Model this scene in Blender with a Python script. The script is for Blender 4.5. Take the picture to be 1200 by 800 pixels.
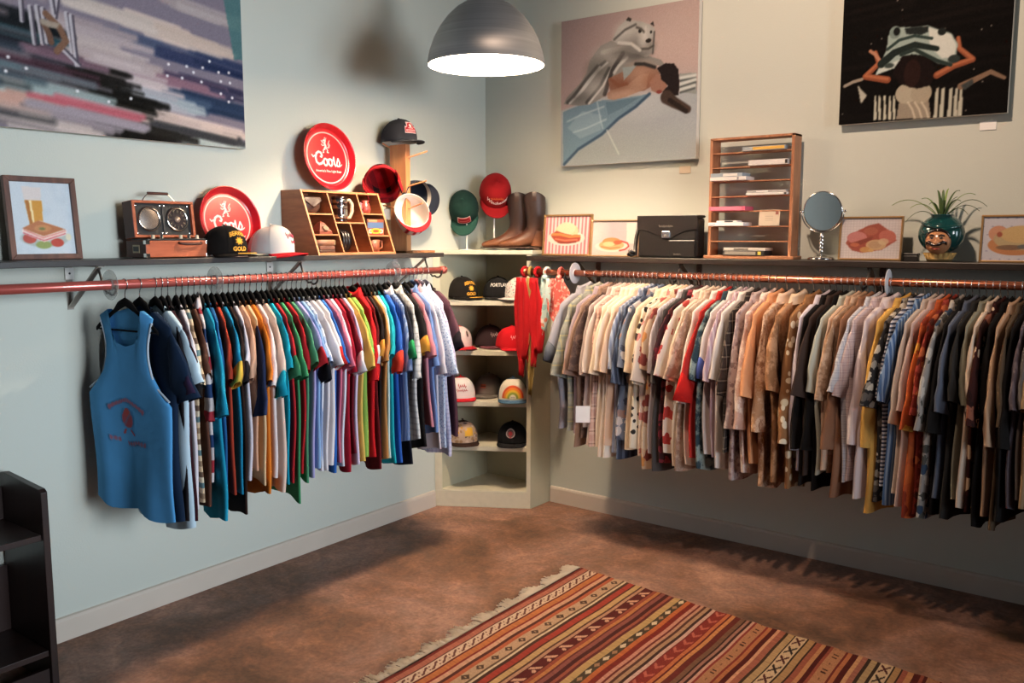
import bpy, bmesh, math, random
import numpy as np
from mathutils import Vector, Matrix, Euler

for o in list(bpy.data.objects): bpy.data.objects.remove(o)
SC = bpy.context.scene
COL = SC.collection
PI = math.pi
R = math.radians

# ------------------------------------------------------------------ camera
FPX = 1023.0; PITCH = R(6.8); YAW = R(37.0); CAM = np.array([3.22, -4.02, 1.5])
cd = bpy.data.cameras.new('camera'); cam = bpy.data.objects.new('camera', cd); COL.objects.link(cam)
cd.sensor_fit = 'HORIZONTAL'; cd.sensor_width = 36.0; cd.lens = FPX / 1200 * 36
cam.location = CAM; cam.rotation_euler = (PI / 2 - PITCH, 0, YAW)
cd.clip_start = 0.05; SC.camera = cam
_F = np.array([-math.sin(YAW) * math.cos(PITCH), math.cos(YAW) * math.cos(PITCH), -math.sin(PITCH)])
_R = np.array([math.cos(YAW), math.sin(YAW), 0]); _U = np.cross(_R, _F)
def on(px, py, ax, val):
    """pixel of the 1200x800 photograph -> point on the plane axis=val"""
    d = _F + _R * ((px - 600) / FPX) + _U * ((400 - py) / FPX)
    return CAM + d * ((val - CAM[ax]) / d[ax])

# ------------------------------------------------------------------ light
SC.view_settings.view_transform = 'Standard'; SC.view_settings.look = 'None'
SC.view_settings.gamma = 1.0; SC.view_settings.use_curve_mapping = False
SC.view_settings.exposure = 0.0
W = bpy.data.worlds.new('world'); SC.world = W; W.use_nodes = True
W.node_tree.nodes['Background'].inputs[0].default_value = (0.9, 0.92, 1.0, 1)
W.node_tree.nodes['Background'].inputs[1].default_value = 0.05

def area(name, loc, target, sx, sy, power, col, spread=180):
    l = bpy.data.lights.new(name, 'AREA'); l.shape = 'RECTANGLE'; l.size = sx; l.size_y = sy
    l.energy = power; l.color = col; l.spread = R(spread)
    o = bpy.data.objects.new(name, l); COL.objects.link(o); o.location = loc
    o.rotation_euler = (Vector(target) - Vector(loc)).to_track_quat('-Z', 'Y').to_euler()
    return o
def spot(name, loc, target, power, col, size, blend, rad):
    l = bpy.data.lights.new(name, 'SPOT'); l.energy = power; l.color = col
    l.spot_size = R(size); l.spot_blend = blend; l.shadow_soft_size = rad
    o = bpy.data.objects.new(name, l); COL.objects.link(o); o.location = loc
    o.rotation_euler = (Vector(target) - Vector(loc)).to_track_quat('-Z', 'Y').to_euler()
    return o
# shop window daylight from across the room
area('window_daylight', (6.2, -2.75, 1.95), (0.0, -1.7, 1.95), 1.0, 1.0, 18, (0.94, 0.96, 1.0), 60)
# the shop front's large panes: broad, cool, skimming along the right wall
area('shopfront_daylight', (7.2, -2.2, 1.45), (0.0, -2.3, 1.0), 2.4, 2.0, 22, (0.72, 0.87, 1.0), 46)
# ceiling spots washing the two walls
spot('ceiling_spot_paintings', (2.0, -2.3, 3.5), (1.95, 0.0, 2.05), 300, (1.0, 0.72, 0.53), 74, 0.9, 0.07)
PENDANT_POWER = 104
LAMP = np.array([0.845, -1.05, 2.222])      # centre of the pendant's rim

# ------------------------------------------------------------------ helpers
def lin(c):
    if isinstance(c, str):
        c = c.lstrip('#'); c = [int(c[i:i + 2], 16) / 255 for i in (0, 2, 4)]
    return tuple(x / 12.92 if x <= 0.04045 else ((x + 0.055) / 1.055) ** 2.4 for x in c[:3])
def rgba(c): return lin(c) + (1.0,)

class MB:
    """collects shapes, builds ONE mesh object"""
    def __init__(s): s.v = []; s.f = []
    def add(s, vs, fs):
        b = len(s.v); s.v += [tuple(p) for p in vs]; s.f += [tuple(b + i for i in f) for f in fs]; return s
    def box(s, lo, hi, M=None):
        x0, y0, z0 = lo; x1, y1, z1 = hi
        vs = [(x0,y0,z0),(x1,y0,z0),(x1,y1,z0),(x0,y1,z0),(x0,y0,z1),(x1,y0,z1),(x1,y1,z1),(x0,y1,z1)]
        if M is not None: vs = [M @ Vector(p) for p in vs]
        return s.add(vs, [(0,3,2,1),(4,5,6,7),(0,1,5,4),(1,2,6,5),(2,3,7,6),(3,0,4,7)])
    def prism(s, poly, t0, t1, M=None):
        """polygon in local XZ extruded along Y from t0 to t1"""
        n = len(poly)
        vs = [Vector((x, t0, z)) for x, z in poly] + [Vector((x, t1, z)) for x, z in poly]
        if M is not None: vs = [M @ p for p in vs]
        fs = [tuple(range(n)), tuple(range(2 * n - 1, n - 1, -1))]
        fs += [(i, n + i, n + (i + 1) % n, (i + 1) % n) for i in range(n)]
        return s.add(vs, fs)
    def tube(s, path, r, n=8, cap=True, closed=False):
        P = [Vector(p) for p in path]; m = len(P); rs = r if isinstance(r, (list, tuple)) else [r] * m
        vs = []; up = None
        for i, p in enumerate(P):
            if closed: t = P[(i + 1) % m] - P[i - 1]
            else: t = P[min(i + 1, m - 1)] - P[max(i - 1, 0)]
            t = t.normalized() if t.length > 1e-9 else Vector((0, 0, 1))
            if up is None:
                up = Vector((0, 0, 1)) if abs(t.z) < 0.9 else Vector((1, 0, 0))
            a = t.cross(up)
            if a.length < 1e-6: a = t.orthogonal()
            a.normalize(); b = a.cross(t).normalized(); up = b
            vs += [p + (a * math.cos(2 * PI * k / n) + b * math.sin(2 * PI * k / n)) * rs[i] for k in range(n)]
        fs = []
        for i in range(m if closed else m - 1):
            j = (i + 1) % m
            fs += [(i * n + k, i * n + (k + 1) % n, j * n + (k + 1) % n, j * n + k) for k in range(n)]
        if cap and not closed:
            fs.append(tuple(range(n - 1, -1, -1))); fs.append(tuple((m - 1) * n + k for k in range(n)))
        return s.add(vs, fs)
    def lathe(s, prof, n=24, M=None, close=False, sx=1, sy=1):
        """profile [(r,z)] turned round Z"""
        vs = [Vector((r * sx * math.cos(2 * PI * k / n), r * sy * math.sin(2 * PI * k / n), z)) for r, z in prof for k in range(n)]
        if M is not None: vs = [M @ p for p in vs]
        m = len(prof)
        fs = [(i * n + k, i * n + (k + 1) % n, (i + 1) * n + (k + 1) % n, (i + 1) * n + k) for i in range(m - 1) for k in range(n)]
        if close: fs.append(tuple(range(n - 1, -1, -1))); fs.append(tuple((m - 1) * n + k for k in range(n)))
        return s.add(vs, fs)
    def grid(s, fn, nu, nv, closeu=False):
        vs = [fn(i / (nu if closeu else nu - 1), j / (nv - 1)) for j in range(nv) for i in range(nu)]
        fs = [(j * nu + i, j * nu + (i + 1) % nu, (j + 1) * nu + (i + 1) % nu, (j + 1) * nu + i)
              for j in range(nv - 1) for i in range(nu if closeu else nu - 1)]
        return s.add(vs, fs)
    def mesh(s, name):
        me = bpy.data.meshes.new(name); me.from_pydata([tuple(p) for p in s.v], [], s.f); me.update(); return me
    def build(s, name, mat, parent=None, smooth=False, bevel=0, solid=0, sub=0):
        me = s.mesh(name); me.materials.append(mat)
        return link(name, me, parent, smooth, bevel, solid, sub)

def link(name, me, parent=None, smooth=False, bevel=0, solid=0, sub=0):
    o = bpy.data.objects.new(name, me); COL.objects.link(o)
    if parent is not None: o.parent = parent
    if smooth: me.polygons.foreach_set('use_smooth', [True] * len(me.polygons))
    if solid:
        m = o.modifiers.new('solid', 'SOLIDIFY'); m.thickness = solid; m.offset = 0
    if sub:
        m = o.modifiers.new('sub', 'SUBSURF'); m.levels = sub; m.render_levels = sub
    if bevel:
        m = o.modifiers.new('bevel', 'BEVEL'); m.width = bevel; m.segments = 2; m.limit_method = 'ANGLE'
    return o
def thing(name, label, cat, loc=(0, 0, 0), rot=(0, 0, 0), group=None):
    o = bpy.data.objects.new(name, None); COL.objects.link(o); o.empty_display_size = 0.05
    o.location = loc; o.rotation_euler = rot
    return tag(o, label, cat, group)
def tag(o, label, cat, group=None):
    o['label'] = label; o['category'] = cat
    if group: o['group'] = group
    return o
def struct(o): o['kind'] = 'structure'; return o

# ------------------------------------------------------------------ materials
_M = {}
def _new(key):
    m = bpy.data.materials.new(key); m.use_nodes = True; nt = m.node_tree
    return m, nt, nt.nodes['Principled BSDF']
def _ramp(nt, stops, const=False):
    r = nt.nodes.new('ShaderNodeValToRGB'); e = r.color_ramp.elements
    if const: r.color_ramp.interpolation = 'CONSTANT'
    while len(e) < len(stops): e.new(0.5)
    for k, (p, c) in enumerate(stops): e[k].position = p; e[k].color = rgba(c)
    return r
def _coord(nt, scale=(1, 1, 1), rot=(0, 0, 0), loc=(0, 0, 0)):
    t = nt.nodes.new('ShaderNodeTexCoord'); mp = nt.nodes.new('ShaderNodeMapping')
    mp.inputs['Scale'].default_value = scale; mp.inputs['Rotation'].default_value = rot; mp.inputs['Location'].default_value = loc
    nt.links.new(t.outputs['Object'], mp.inputs['Vector']); return mp
def flat(c, rough=0.6, metal=0.0, var=0.06, scale=30, spec=0.5, coat=0.0, key=None):
    """one colour with a slight procedural grain"""
    k = ('flat', c, rough, metal, var, scale, spec, coat)
    if k in _M: return _M[k]
    m, nt, b = _new(key or 'paint_' + str(c).lstrip('#'))
    b.inputs['Roughness'].default_value = rough; b.inputs['Metallic'].default_value = metal
    b.inputs['Specular IOR Level'].default_value = spec; b.inputs['Coat Weight'].default_value = coat
    l = lin(c)
    if var:
        n = nt.nodes.new('ShaderNodeTexNoise'); n.inputs['Scale'].default_value = scale; n.inputs['Detail'].default_value = 3
        nt.links.new(_coord(nt).outputs[0], n.inputs['Vector'])
        mx = nt.nodes.new('ShaderNodeMix'); mx.data_type = 'RGBA'
        mx.inputs[6].default_value = tuple(x * (1 - var * 2) for x in l) + (1,)
        mx.inputs[7].default_value = tuple(min(1, x * (1 + var * 2)) for x in l) + (1,)
        nt.links.new(n.outputs['Fac'], mx.inputs[0]); nt.links.new(mx.outputs[2], b.inputs['Base Color'])
    else: b.inputs['Base Color'].default_value = l + (1,)
    _M[k] = m; return m
def wood(c0, c1, scale=(4, 4, 40), rough=0.5, axis='Z'):
    k = ('wood', c0, c1, scale, rough)
    if k in _M: return _M[k]
    m, nt, b = _new('wood'); b.inputs['Roughness'].default_value = rough
    n = nt.nodes.new('ShaderNodeTexNoise'); n.inputs['Scale'].default_value = 1.0; n.inputs['Detail'].default_value = 5
    n.inputs['Distortion'].default_value = 0.6
    nt.links.new(_coord(nt, scale).outputs[0], n.inputs['Vector'])
    r = _ramp(nt, [(0.32, c0), (0.68, c1)]); nt.links.new(n.outputs['Fac'], r.inputs[0]); nt.links.new(r.outputs[0], b.inputs['Base Color'])
    _M[k] = m; return m
def cloth(c, rough=0.95, var=0.07):
    k = ('cloth', c, rough)
    if k in _M: return _M[k]
    m = flat(c, rough, 0, var, 9, 0.15, key='fabric_' + str(c).lstrip('#')); 
    _M[k] = m; return m
def pattern(kind, cols, s=1.0, rough=0.95):
    """printed / woven fabric in the garment's own coordinates"""
    k = ('pat', kind, tuple(cols), s)
    if k in _M: return _M[k]
    m, nt, b = _new('fabric_' + kind); b.inputs['Roughness'].default_value = rough; b.inputs['Specular IOR Level'].default_value = 0.15
    L = nt.links; n_ = len(cols)
    if kind in ('hstripe', 'vstripe', 'check'):
        mp = _coord(nt); sp = nt.nodes.new('ShaderNodeSeparateXYZ'); L.new(mp.outputs[0], sp.inputs[0])
        def band(sock, per, stops):
            a = nt.nodes.new('ShaderNodeMath'); a.operation = 'DIVIDE'; L.new(sock, a.inputs[0]); a.inputs[1].default_value = per
            f = nt.nodes.new('ShaderNodeMath'); f.operation = 'FRACT'; L.new(a.outputs[0], f.inputs[0])
            r = _ramp(nt, stops, True); L.new(f.outputs[0], r.inputs[0]); return r
        if kind == 'hstripe':
            r = band(sp.outputs['Z'], s, [(i / n_, c) for i, c in enumerate(cols)]); L.new(r.outputs[0], b.inputs['Base Color'])
        elif kind == 'vstripe':
            ad = nt.nodes.new('ShaderNodeMath'); ad.operation = 'ADD'; L.new(sp.outputs['X'], ad.inputs[0]); ad.inputs[1].default_value = 0.0
            r = band(ad.outputs[0], s, [(0, cols[0]), (0.6, cols[1])] if n_ == 2 else [(i / n_, c) for i, c in enumerate(cols)])
            L.new(r.outputs[0], b.inputs['Base Color'])
        else:
            ad = nt.nodes.new('ShaderNodeMath'); ad.operation = 'ADD'; L.new(sp.outputs['X'], ad.inputs[0]); ad.inputs[1].default_value = 0.0
            st = [(0, cols[0]), (0.55, cols[1]), (0.75, cols[-1]), (0.85, cols[1])]
            r1 = band(ad.outputs[0], s, st); r2 = band(sp.outputs['Z'], s, st)
            mx = nt.nodes.new('ShaderNodeMix'); mx.data_type = 'RGBA'; mx.inputs[0].default_value = 0.5
            L.new(r1.outputs[0], mx.inputs[6]); L.new(r2.outputs[0], mx.inputs[7]); L.new(mx.outputs[2], b.inputs['Base Color'])
    elif kind == 'blotch':
        n = nt.nodes.new('ShaderNodeTexNoise'); n.inputs['Scale'].default_value = 1 / s; n.inputs['Detail'].default_value = 6; n.inputs['Roughness'].default_value = 0.7
        L.new(_coord(nt, loc=(s, 0.3, 2)).outputs[0], n.inputs['Vector'])
        lo, hi = 0.38, 0.66
        r = _ramp(nt, [(lo + (hi - lo) * i / n_ if i else 0, c) for i, c in enumerate(cols)], False)
        L.new(n.outputs['Fac'], r.inputs[0]); L.new(r.outputs[0], b.inputs['Base Color'])
    elif kind in ('floral', 'dots'):
        v = nt.nodes.new('ShaderNodeTexVoronoi'); v.inputs['Scale'].default_value = 1 / s; v.inputs['Randomness'].default_value = 0.75
        mp = _coord(nt)
        if kind == 'floral':
            nn = nt.nodes.new('ShaderNodeTexNoise'); nn.inputs['Scale'].default_value = 1.6 / s; L.new(mp.outputs[0], nn.inputs['Vector'])
            ad = nt.nodes.new('ShaderNodeMix'); ad.data_type = 'RGBA'; ad.blend_type = 'ADD'; ad.inputs[0].default_value = s * 0.8
            L.new(mp.outputs[0], ad.inputs[6]); L.new(nn.outputs['Color'], ad.inputs[7]); L.new(ad.outputs[2], v.inputs['Vector'])
        else: L.new(mp.outputs[0], v.inputs['Vector'])
        sep = nt.nodes.new('ShaderNodeSeparateColor'); L.new(v.outputs['Color'], sep.inputs[0])
        fg = _ramp(nt, [((i) / (n_ - 1), c) for i, c in enumerate(cols[1:])], True); L.new(sep.outputs[0], fg.inputs[0])
        lt = nt.nodes.new('ShaderNodeMath'); lt.operation = 'LESS_THAN'; lt.inputs[1].default_value = 0.46 if kind == 'floral' else 0.36
        L.new(v.outputs['Distance'], lt.inputs[0])
        mx = nt.nodes.new('ShaderNodeMix'); mx.data_type = 'RGBA'; mx.inputs[6].default_value = rgba(cols[0])
        L.new(lt.outputs[0], mx.inputs[0]); L.new(fg.outputs[0], mx.inputs[7]); L.new(mx.outputs[2], b.inputs['Base Color'])
    _M[k] = m; return m
def attr_mat(rough=0.8, key='printed', coat=0.0):
    k = ('attr', rough, coat)
    if k in _M: return _M[k]
    m, nt, b = _new(key); a = nt.nodes.new('ShaderNodeVertexColor'); a.layer_name = 'Col'
    b.inputs['Roughness'].default_value = rough; b.inputs['Specular IOR Level'].default_value = 0.5 if coat else 0.12; b.inputs['Coat Weight'].default_value = coat; b.inputs['Coat Roughness'].default_value = 0.08
    nt.links.new(a.outputs['Color'], b.inputs['Base Color']); _M[k] = m; return m
def glass_mat(c='#ffffff', rough=0.02, key='clear_plastic'):
    k = ('glass', c, rough)
    if k in _M: return _M[k]
    m, nt, b = _new(key); b.inputs['Base Color'].default_value = rgba(c); b.inputs['Roughness'].default_value = rough
    b.inputs['Transmission Weight'].default_value = 0.75; b.inputs['IOR'].default_value = 1.2
    _M[k] = m; return m

# ------------------------------------------------------------------ printed pictures (colour per vertex)
def _srgb2lin(a): return np.where(a <= 0.04045, a / 12.92, ((a + 0.055) / 1.055) ** 2.4)
def hexc(c):
    if isinstance(c, str): c = c.lstrip('#'); return np.array([int(c[i:i + 2], 16) / 255 for i in (0, 2, 4)])
    return np.array(c, float)
class Paint:
    """u right 0..1, v up 0..1; drawn with polygons, ellipses and brush strokes"""
    def __init__(s, nx, ny, bg, seed=1):
        s.nx, s.ny = nx, ny
        u = np.linspace(0, 1, nx); v = np.linspace(0, 1, ny); s.U, s.V = np.meshgrid(u, v)
        s.a = np.zeros((ny, nx, 3)) + hexc(bg); s.asp = ny / nx; s.rng = np.random.RandomState(seed); s.e = 0.7 / nx; s.soft = 1.0
    def put(s, mask, c, al=1.0):
        m = (np.clip(mask, 0, 1) * al)[..., None]; s.a = s.a * (1 - m) + hexc(c) * m; return s
    def ell(s, cx, cy, rx, ry, c, al=1.0, rot=0, soft=None):
        dx, dy = s.U - cx, (s.V - cy); ca, sa = math.cos(rot), math.sin(rot)
        x = dx * ca + dy * sa; y = -dx * sa + dy * ca
        d = np.sqrt((x / rx) ** 2 + (y / ry) ** 2); w = soft or max(s.e / min(rx, ry), 1e-4)
        return s.put(0.5 - (d - 1) / (2 * w), c, al)
    def poly(s, pts, c, al=1.0, shade=None):
        P = [(p[0], p[1]) for p in pts]; ins = np.zeros(s.U.shape, bool); n = len(P)
        for i in range(n):
            x0, y0 = P[i]; x1, y1 = P[(i + 1) % n]
            if y0 == y1: continue
            cnd = ((s.V >= y0) != (s.V >= y1)) & (s.U < x0 + (s.V - y0) * (x1 - x0) / (y1 - y0)); ins ^= cnd
        m = ins.astype(float)
        m = (m + np.roll(m, 1, 0) + np.roll(m, -1, 0) + np.roll(m, 1, 1) + np.roll(m, -1, 1)) / 5
        return s.put(m, c, al)
    def stroke(s, pts, w, c, al=1.0, w1=None, soft=1.0):
        n = len(pts); m = np.zeros(s.U.shape)
        for i in range(n - 1):
            x0, y0 = pts[i][:2]; x1, y1 = pts[i + 1][:2]; dx, dy = x1 - x0, (y1 - y0) * s.asp
            L2 = dx * dx + dy * dy + 1e-12
            t = np.clip(((s.U - x0) * dx + (s.V - y0) * s.asp * dy) / L2, 0, 1)
            d = np.hypot(s.U - x0 - t * dx, (s.V - y0) * s.asp - t * dy)
            ww = w if w1 is None else w + (w1 - w) * (i + t) / (n - 1)
            m = np.maximum(m, np.clip(0.5 - (d - ww / 2) / (2 * s.e * soft * s.soft), 0, 1))
        return s.put(m, c, al)
    def grain(s, amt=0.02):
        s.a = np.clip(s.a + s.rng.randn(s.ny, s.nx, 1) * amt, 0, 1); return s
    def mesh(s, name, fn, mask=None):
        """fn(U,V)->X,Y,Z arrays"""
        X, Y, Z = fn(s.U, s.V); co = np.stack([X, Y, Z], -1).reshape(-1, 3)
        idx = np.arange(s.nx * s.ny).reshape(s.ny, s.nx)
        q = np.stack([idx[:-1, :-1], idx[:-1, 1:], idx[1:, 1:], idx[1:, :-1]], -1).reshape(-1, 4)
        col = s.a.reshape(-1, 3)
        if mask is not None:
            keep = mask(s.U, s.V).reshape(-1)[q].all(1); q = q[keep]
            used = np.unique(q); rm = -np.ones(len(co), int); rm[used] = np.arange(len(used)); co = co[used]; col = col[used]; q = rm[q]
        me = bpy.data.meshes.new(name); me.vertices.add(len(co)); me.vertices.foreach_set('co', co.astype(np.float32).ravel())
        me.loops.add(q.size); me.loops.foreach_set('vertex_index', q.astype(np.int32).ravel())
        me.polygons.add(len(q)); me.polygons.foreach_set('loop_start', np.arange(0, q.size, 4, dtype=np.int32))
        me.update(calc_edges=True); me.validate()
        at = me.color_attributes.new('Col', 'FLOAT_COLOR', 'POINT')
        at.data.foreach_set('color', np.concatenate([_srgb2lin(col), np.ones((len(col), 1))], 1).astype(np.float32).ravel())
        return me
    def build(s, name, fn, parent, rough=0.8, mask=None, coat=0.0, smooth=True):
        me = s.mesh(name, fn, mask); me.materials.append(attr_mat(rough, coat=coat)); return link(name, me, parent, smooth)

def text_geo(txt, size, shear=0.0, bold=0.0):
    cu = bpy.data.curves.new('txt', 'FONT'); cu.body = txt; cu.size = size; cu.align_x = 'CENTER'; cu.align_y = 'CENTER'
    cu.shear = shear; cu.offset = bold; cu.resolution_u = 2
    o = bpy.data.objects.new('txt', cu); COL.objects.link(o)
    dg = bpy.context.evaluated_depsgraph_get(); me = o.evaluated_get(dg).to_mesh()
    vs = [tuple(v.co) for v in me.vertices]; fs = [tuple(p.vertices) for p in me.polygons]
    o.evaluated_get(dg).to_mesh_clear(); bpy.data.objects.remove(o); bpy.data.curves.remove(cu)
    return vs, fs
def lettering(name, txt, size, mat, parent, fn, shear=0.0, bold=0.0, arc=0.0, off=(0, 0)):
    """flat letters laid on a surface; fn(s,t)->xyz; arc bends the line upwards in the middle"""
    vs, fs = text_geo(txt, size, shear, bold)
    out = []
    for x, y, z in vs:
        y2 = y - arc * x * x; out.append(fn(x + off[0], y2 + off[1]))
    return MB().add(out, fs).build(name, mat, parent)

def scribble(name, w, h, n, mat, parent, fn, seed=1, r=0.0011):
    """handwriting too small to read: a looping pen line laid on the surface"""
    rd = random.Random(seed); pts = []
    for i in range(n * 4 + 1):
        q = i / (n * 4); a = rd.uniform(.55, 1.0) if (i // 4) % 3 else 1.3
        pts.append(fn((q - .5) * w + .12 * w / n * math.cos(i * PI / 2), h * .5 * a * math.sin(i * PI / 2)))
    return MB().tube(pts, r, 5).build(name, mat, parent)

# ================================================================== the room
def floor_mat():
    m, nt, b = _new('stained_concrete'); L = nt.links; mp = _coord(nt)
    def noise(sc, det, dist=0.0, rough=0.6):
        n = nt.nodes.new('ShaderNodeTexNoise'); n.inputs['Scale'].default_value = sc; n.inputs['Detail'].default_value = det
        n.inputs['Distortion'].default_value = dist; n.inputs['Roughness'].default_value = rough; L.new(mp.outputs[0], n.inputs['Vector']); return n
    a = noise(1.6, 6, 0.5, 0.65); c = noise(9, 12, 0.7, 0.75); d = noise(60, 6)
    r1 = _ramp(nt, [(0.32, '#5c4732'), (0.46, '#967560'), (0.58, '#b8998a'), (0.72, '#ccb4a2')]); L.new(a.outputs['Fac'], r1.inputs[0])
    r2 = _ramp(nt, [(0.30, '#453022'), (0.5, '#8a6a56'), (0.68, '#c9ac96')]); L.new(c.outputs['Fac'], r2.inputs[0])
    mx = nt.nodes.new('ShaderNodeMix'); mx.data_type = 'RGBA'; mx.blend_type = 'OVERLAY'; mx.inputs[0].default_value = 0.62
    L.new(r1.outputs[0], mx.inputs[6]); L.new(r2.outputs[0], mx.inputs[7])
    r3 = _ramp(nt, [(0.35, '#5a5a5a'), (0.65, '#c8c8c8')]); L.new(d.outputs['Fac'], r3.inputs[0])
    m2 = nt.nodes.new('ShaderNodeMix'); m2.data_type = 'RGBA'; m2.blend_type = 'SOFT_LIGHT'; m2.inputs[0].default_value = 0.5
    L.new(mx.outputs[2], m2.inputs[6]); L.new(r3.outputs[0], m2.inputs[7]); L.new(m2.outputs[2], b.inputs['Base Color'])
    rr = nt.nodes.new('ShaderNodeMapRange'); rr.inputs[3].default_value = 0.42; rr.inputs[4].default_value = 0.7
    L.new(c.outputs['Fac'], rr.inputs[0]); L.new(rr.outputs[0], b.inputs['Roughness'])
    bp = nt.nodes.new('ShaderNodeBump'); bp.inputs['Strength'].default_value = 0.12; bp.inputs['Distance'].default_value = 0.01
    L.new(c.outputs['Fac'], bp.inputs['Height']); L.new(bp.outputs[0], b.inputs['Normal']); return m
def wall_mat(c, key):
    m, nt, b = _new(key); L = nt.links; mp = _coord(nt); b.inputs['Roughness'].default_value = 0.75; b.inputs['Specular IOR Level'].default_value = 0.3
    n = nt.nodes.new('ShaderNodeTexNoise'); n.inputs['Scale'].default_value = 1.1; n.inputs['Detail'].default_value = 4; L.new(mp.outputs[0], n.inputs['Vector'])
    l = lin(c); mx = nt.nodes.new('ShaderNodeMix'); mx.data_type = 'RGBA'
    mx.inputs[6].default_value = tuple(x * 0.95 for x in l) + (1,); mx.inputs[7].default_value = tuple(x * 1.04 for x in l) + (1,)
    L.new(n.outputs['Fac'], mx.inputs[0]); L.new(mx.outputs[2], b.inputs['Base Color'])
    f = nt.nodes.new('ShaderNodeTexNoise'); f.inputs['Scale'].default_value = 160; f.inputs['Detail'].default_value = 3; L.new(mp.outputs[0], f.inputs['Vector'])
    bp = nt.nodes.new('ShaderNodeBump'); bp.inputs['Strength'].default_value = 0.15; bp.inputs['Distance'].default_value = 0.004
    L.new(f.outputs['Fac'], bp.inputs['Height']); L.new(bp.outputs[0], b.inputs['Normal']); return m
WALL = wall_mat('#c3c7bd', 'pale_sage_paint')
TRIM = flat('#c9bcae', 0.55, var=0.04, scale=5, key='cream_trim_paint')
H = 3.7
struct(MB().box((-0.1, -7.5, -0.1), (7.5, 0.1, 0.0)).build('floor', floor_mat()))
struct(MB().box((-0.1, -7.5, 0), (0, 0.1, H)).build('wall_left', WALL))
struct(MB().box((0.0, 0.0, 0), (7.5, 0.1, H)).build('wall_right', WALL))
def baseboard(name, path_len, along):
    prof = [(0, 0), (0.013, 0), (0.013, 0.078), (0.009, 0.088), (0, 0.092)]
    mb = MB(); n = len(prof); vs = []
    for t in path_len:
        vs += [((d, t, z) if along == 'y' else (t, -d, z)) for d, z in prof]
    fs = [tuple(range(n)), tuple(range(2 * n - 1, n - 1, -1))] + [(i, (i + 1) % n, n + (i + 1) % n, n + i) for i in range(n)]
    return struct(mb.add(vs, fs).build(name, TRIM))
baseboard('baseboard_left', (-7.5, -0.475), 'y')
baseboard('baseboard_right', (0.472, 7.5), 'x')

# ------------------------------------------------------------------ wall shelves with brackets, rods
LSZ, RSZ = 1.422, 1.402          # tops of the two wall shelves
DARKSHELF = wood('#262425', '#34302f', (30, 3, 30), 0.45); DARKSHELF2 = wood('#211a17', '#30261f', (3, 30, 30), 0.4)
BRK = flat('#9c948b', 0.35, 0.6, key='grey_steel'); BRK2 = flat('#5b4a3f', 0.4, 0.5, key='bronze_steel'); PLATE = flat('#e4e2dc', 0.5)
RODL_Z, RODR_Z, ROD_R = 1.337, 1.321, 0.0165
RODX, RODY = 0.30, -0.30
def bracket(parent, u, mode, mat, ztop, rodz):
    """folded steel bracket: wall leg, top arm, diagonal brace and a hook for the rod"""
    def T(d, s, z): return (d, u + s, z) if mode == 'L' else (u + s, -d, z)
    def bar(mb, d0, z0, d1, z1, th, w):
        dx, dz = d1 - d0, z1 - z0; l = math.hypot(dx, dz); nx, nz = -dz / l * th / 2, dx / l * th / 2
        vs = []
        for s in (-w / 2, w / 2):
            vs += [T(d0 + nx, s, z0 + nz), T(d0 - nx, s, z0 - nz), T(d1 - nx, s, z1 - nz), T(d1 + nx, s, z1 + nz)]
        mb.add(vs, [(0, 1, 2, 3), (7, 6, 5, 4), (0, 4, 5, 1), (1, 5, 6, 2), (2, 6, 7, 3), (3, 7, 4, 0)])
    mb = MB(); bar(mb, 0.0025, ztop - 0.024, 0.0025, ztop - 0.185, 0.004, 0.022); bar(mb, 0.0, ztop - 0.0235, 0.235, ztop - 0.0235, 0.004, 0.022)
    bar(mb, 0.006, ztop - 0.175, 0.215, ztop - 0.028, 0.006, 0.020)
    b = mb.build('bracket', mat, parent)
    pl = MB().box(T(0.005, -0.016, ztop - 0.075), T(0.008, 0.016, ztop - 0.032)) if mode == 'L' else MB().box((u - 0.014, -0.008, ztop - 0.07), (u + 0.014, -0.005, ztop - 0.035))
    p = pl.build('screw_plate', PLATE if mode == 'L' else BRK2, b)
    q = T(0.0085, 0.0, ztop - 0.053)
    MB().lathe([(0.0, 0.0025), (0.003, 0.002), (0.004, 0)], 8, Matrix.Translation(q) @ (Matrix.Rotation(PI / 2, 4, 'Y') if mode == 'L' else Matrix.Rotation(PI / 2, 4, 'X'))).build('screw', flat('#3a3a3a', 0.4, 0.8), b)
    pts = [T(0.215, 0, ztop - 0.03), T(0.225, 0, rodz + 0.03), T(0.24, 0, rodz - 0.005), T(0.265, 0, rodz - 0.03)]
    pts += [T(0.30 + 0.028 * math.cos(a), 0, rodz - 0.005 + 0.03 * math.sin(a)) for a in np.linspace(-2.3, 0.2, 8)]
    MB().tube(pts, 0.0045, 6).build('rod_hook', flat('#57504b', 0.4, 0.7), b)
sl = thing('wall_shelf', 'long charcoal wall shelf above the T-shirt row', 'shelf', (0, 0, 0))
MB().box((0.0, -3.6, LSZ - 0.021), (0.25, -0.655, LSZ)).build('board', DARKSHELF, sl, bevel=0.002)
for px, py in ((80, 316), (315, 311), (462, 306)): bracket(sl, on(px, py, 0, 0.0)[1], 'L', BRK, LSZ, RODL_Z)
sr = thing('wall_shelf', 'long dark brown wall shelf above the button-up shirts', 'shelf', (0, 0, 0))
MB().box((0.474, -0.25, RSZ - 0.026), (4.4, 0.0, RSZ)).build('board', DARKSHELF2, sr, bevel=0.002)
for px, py in ((702, 307), (820, 312), (1035, 318)): bracket(sr, on(px, py, 1, 0.0)[0], 'R', BRK2, RSZ, RODR_Z)
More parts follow.
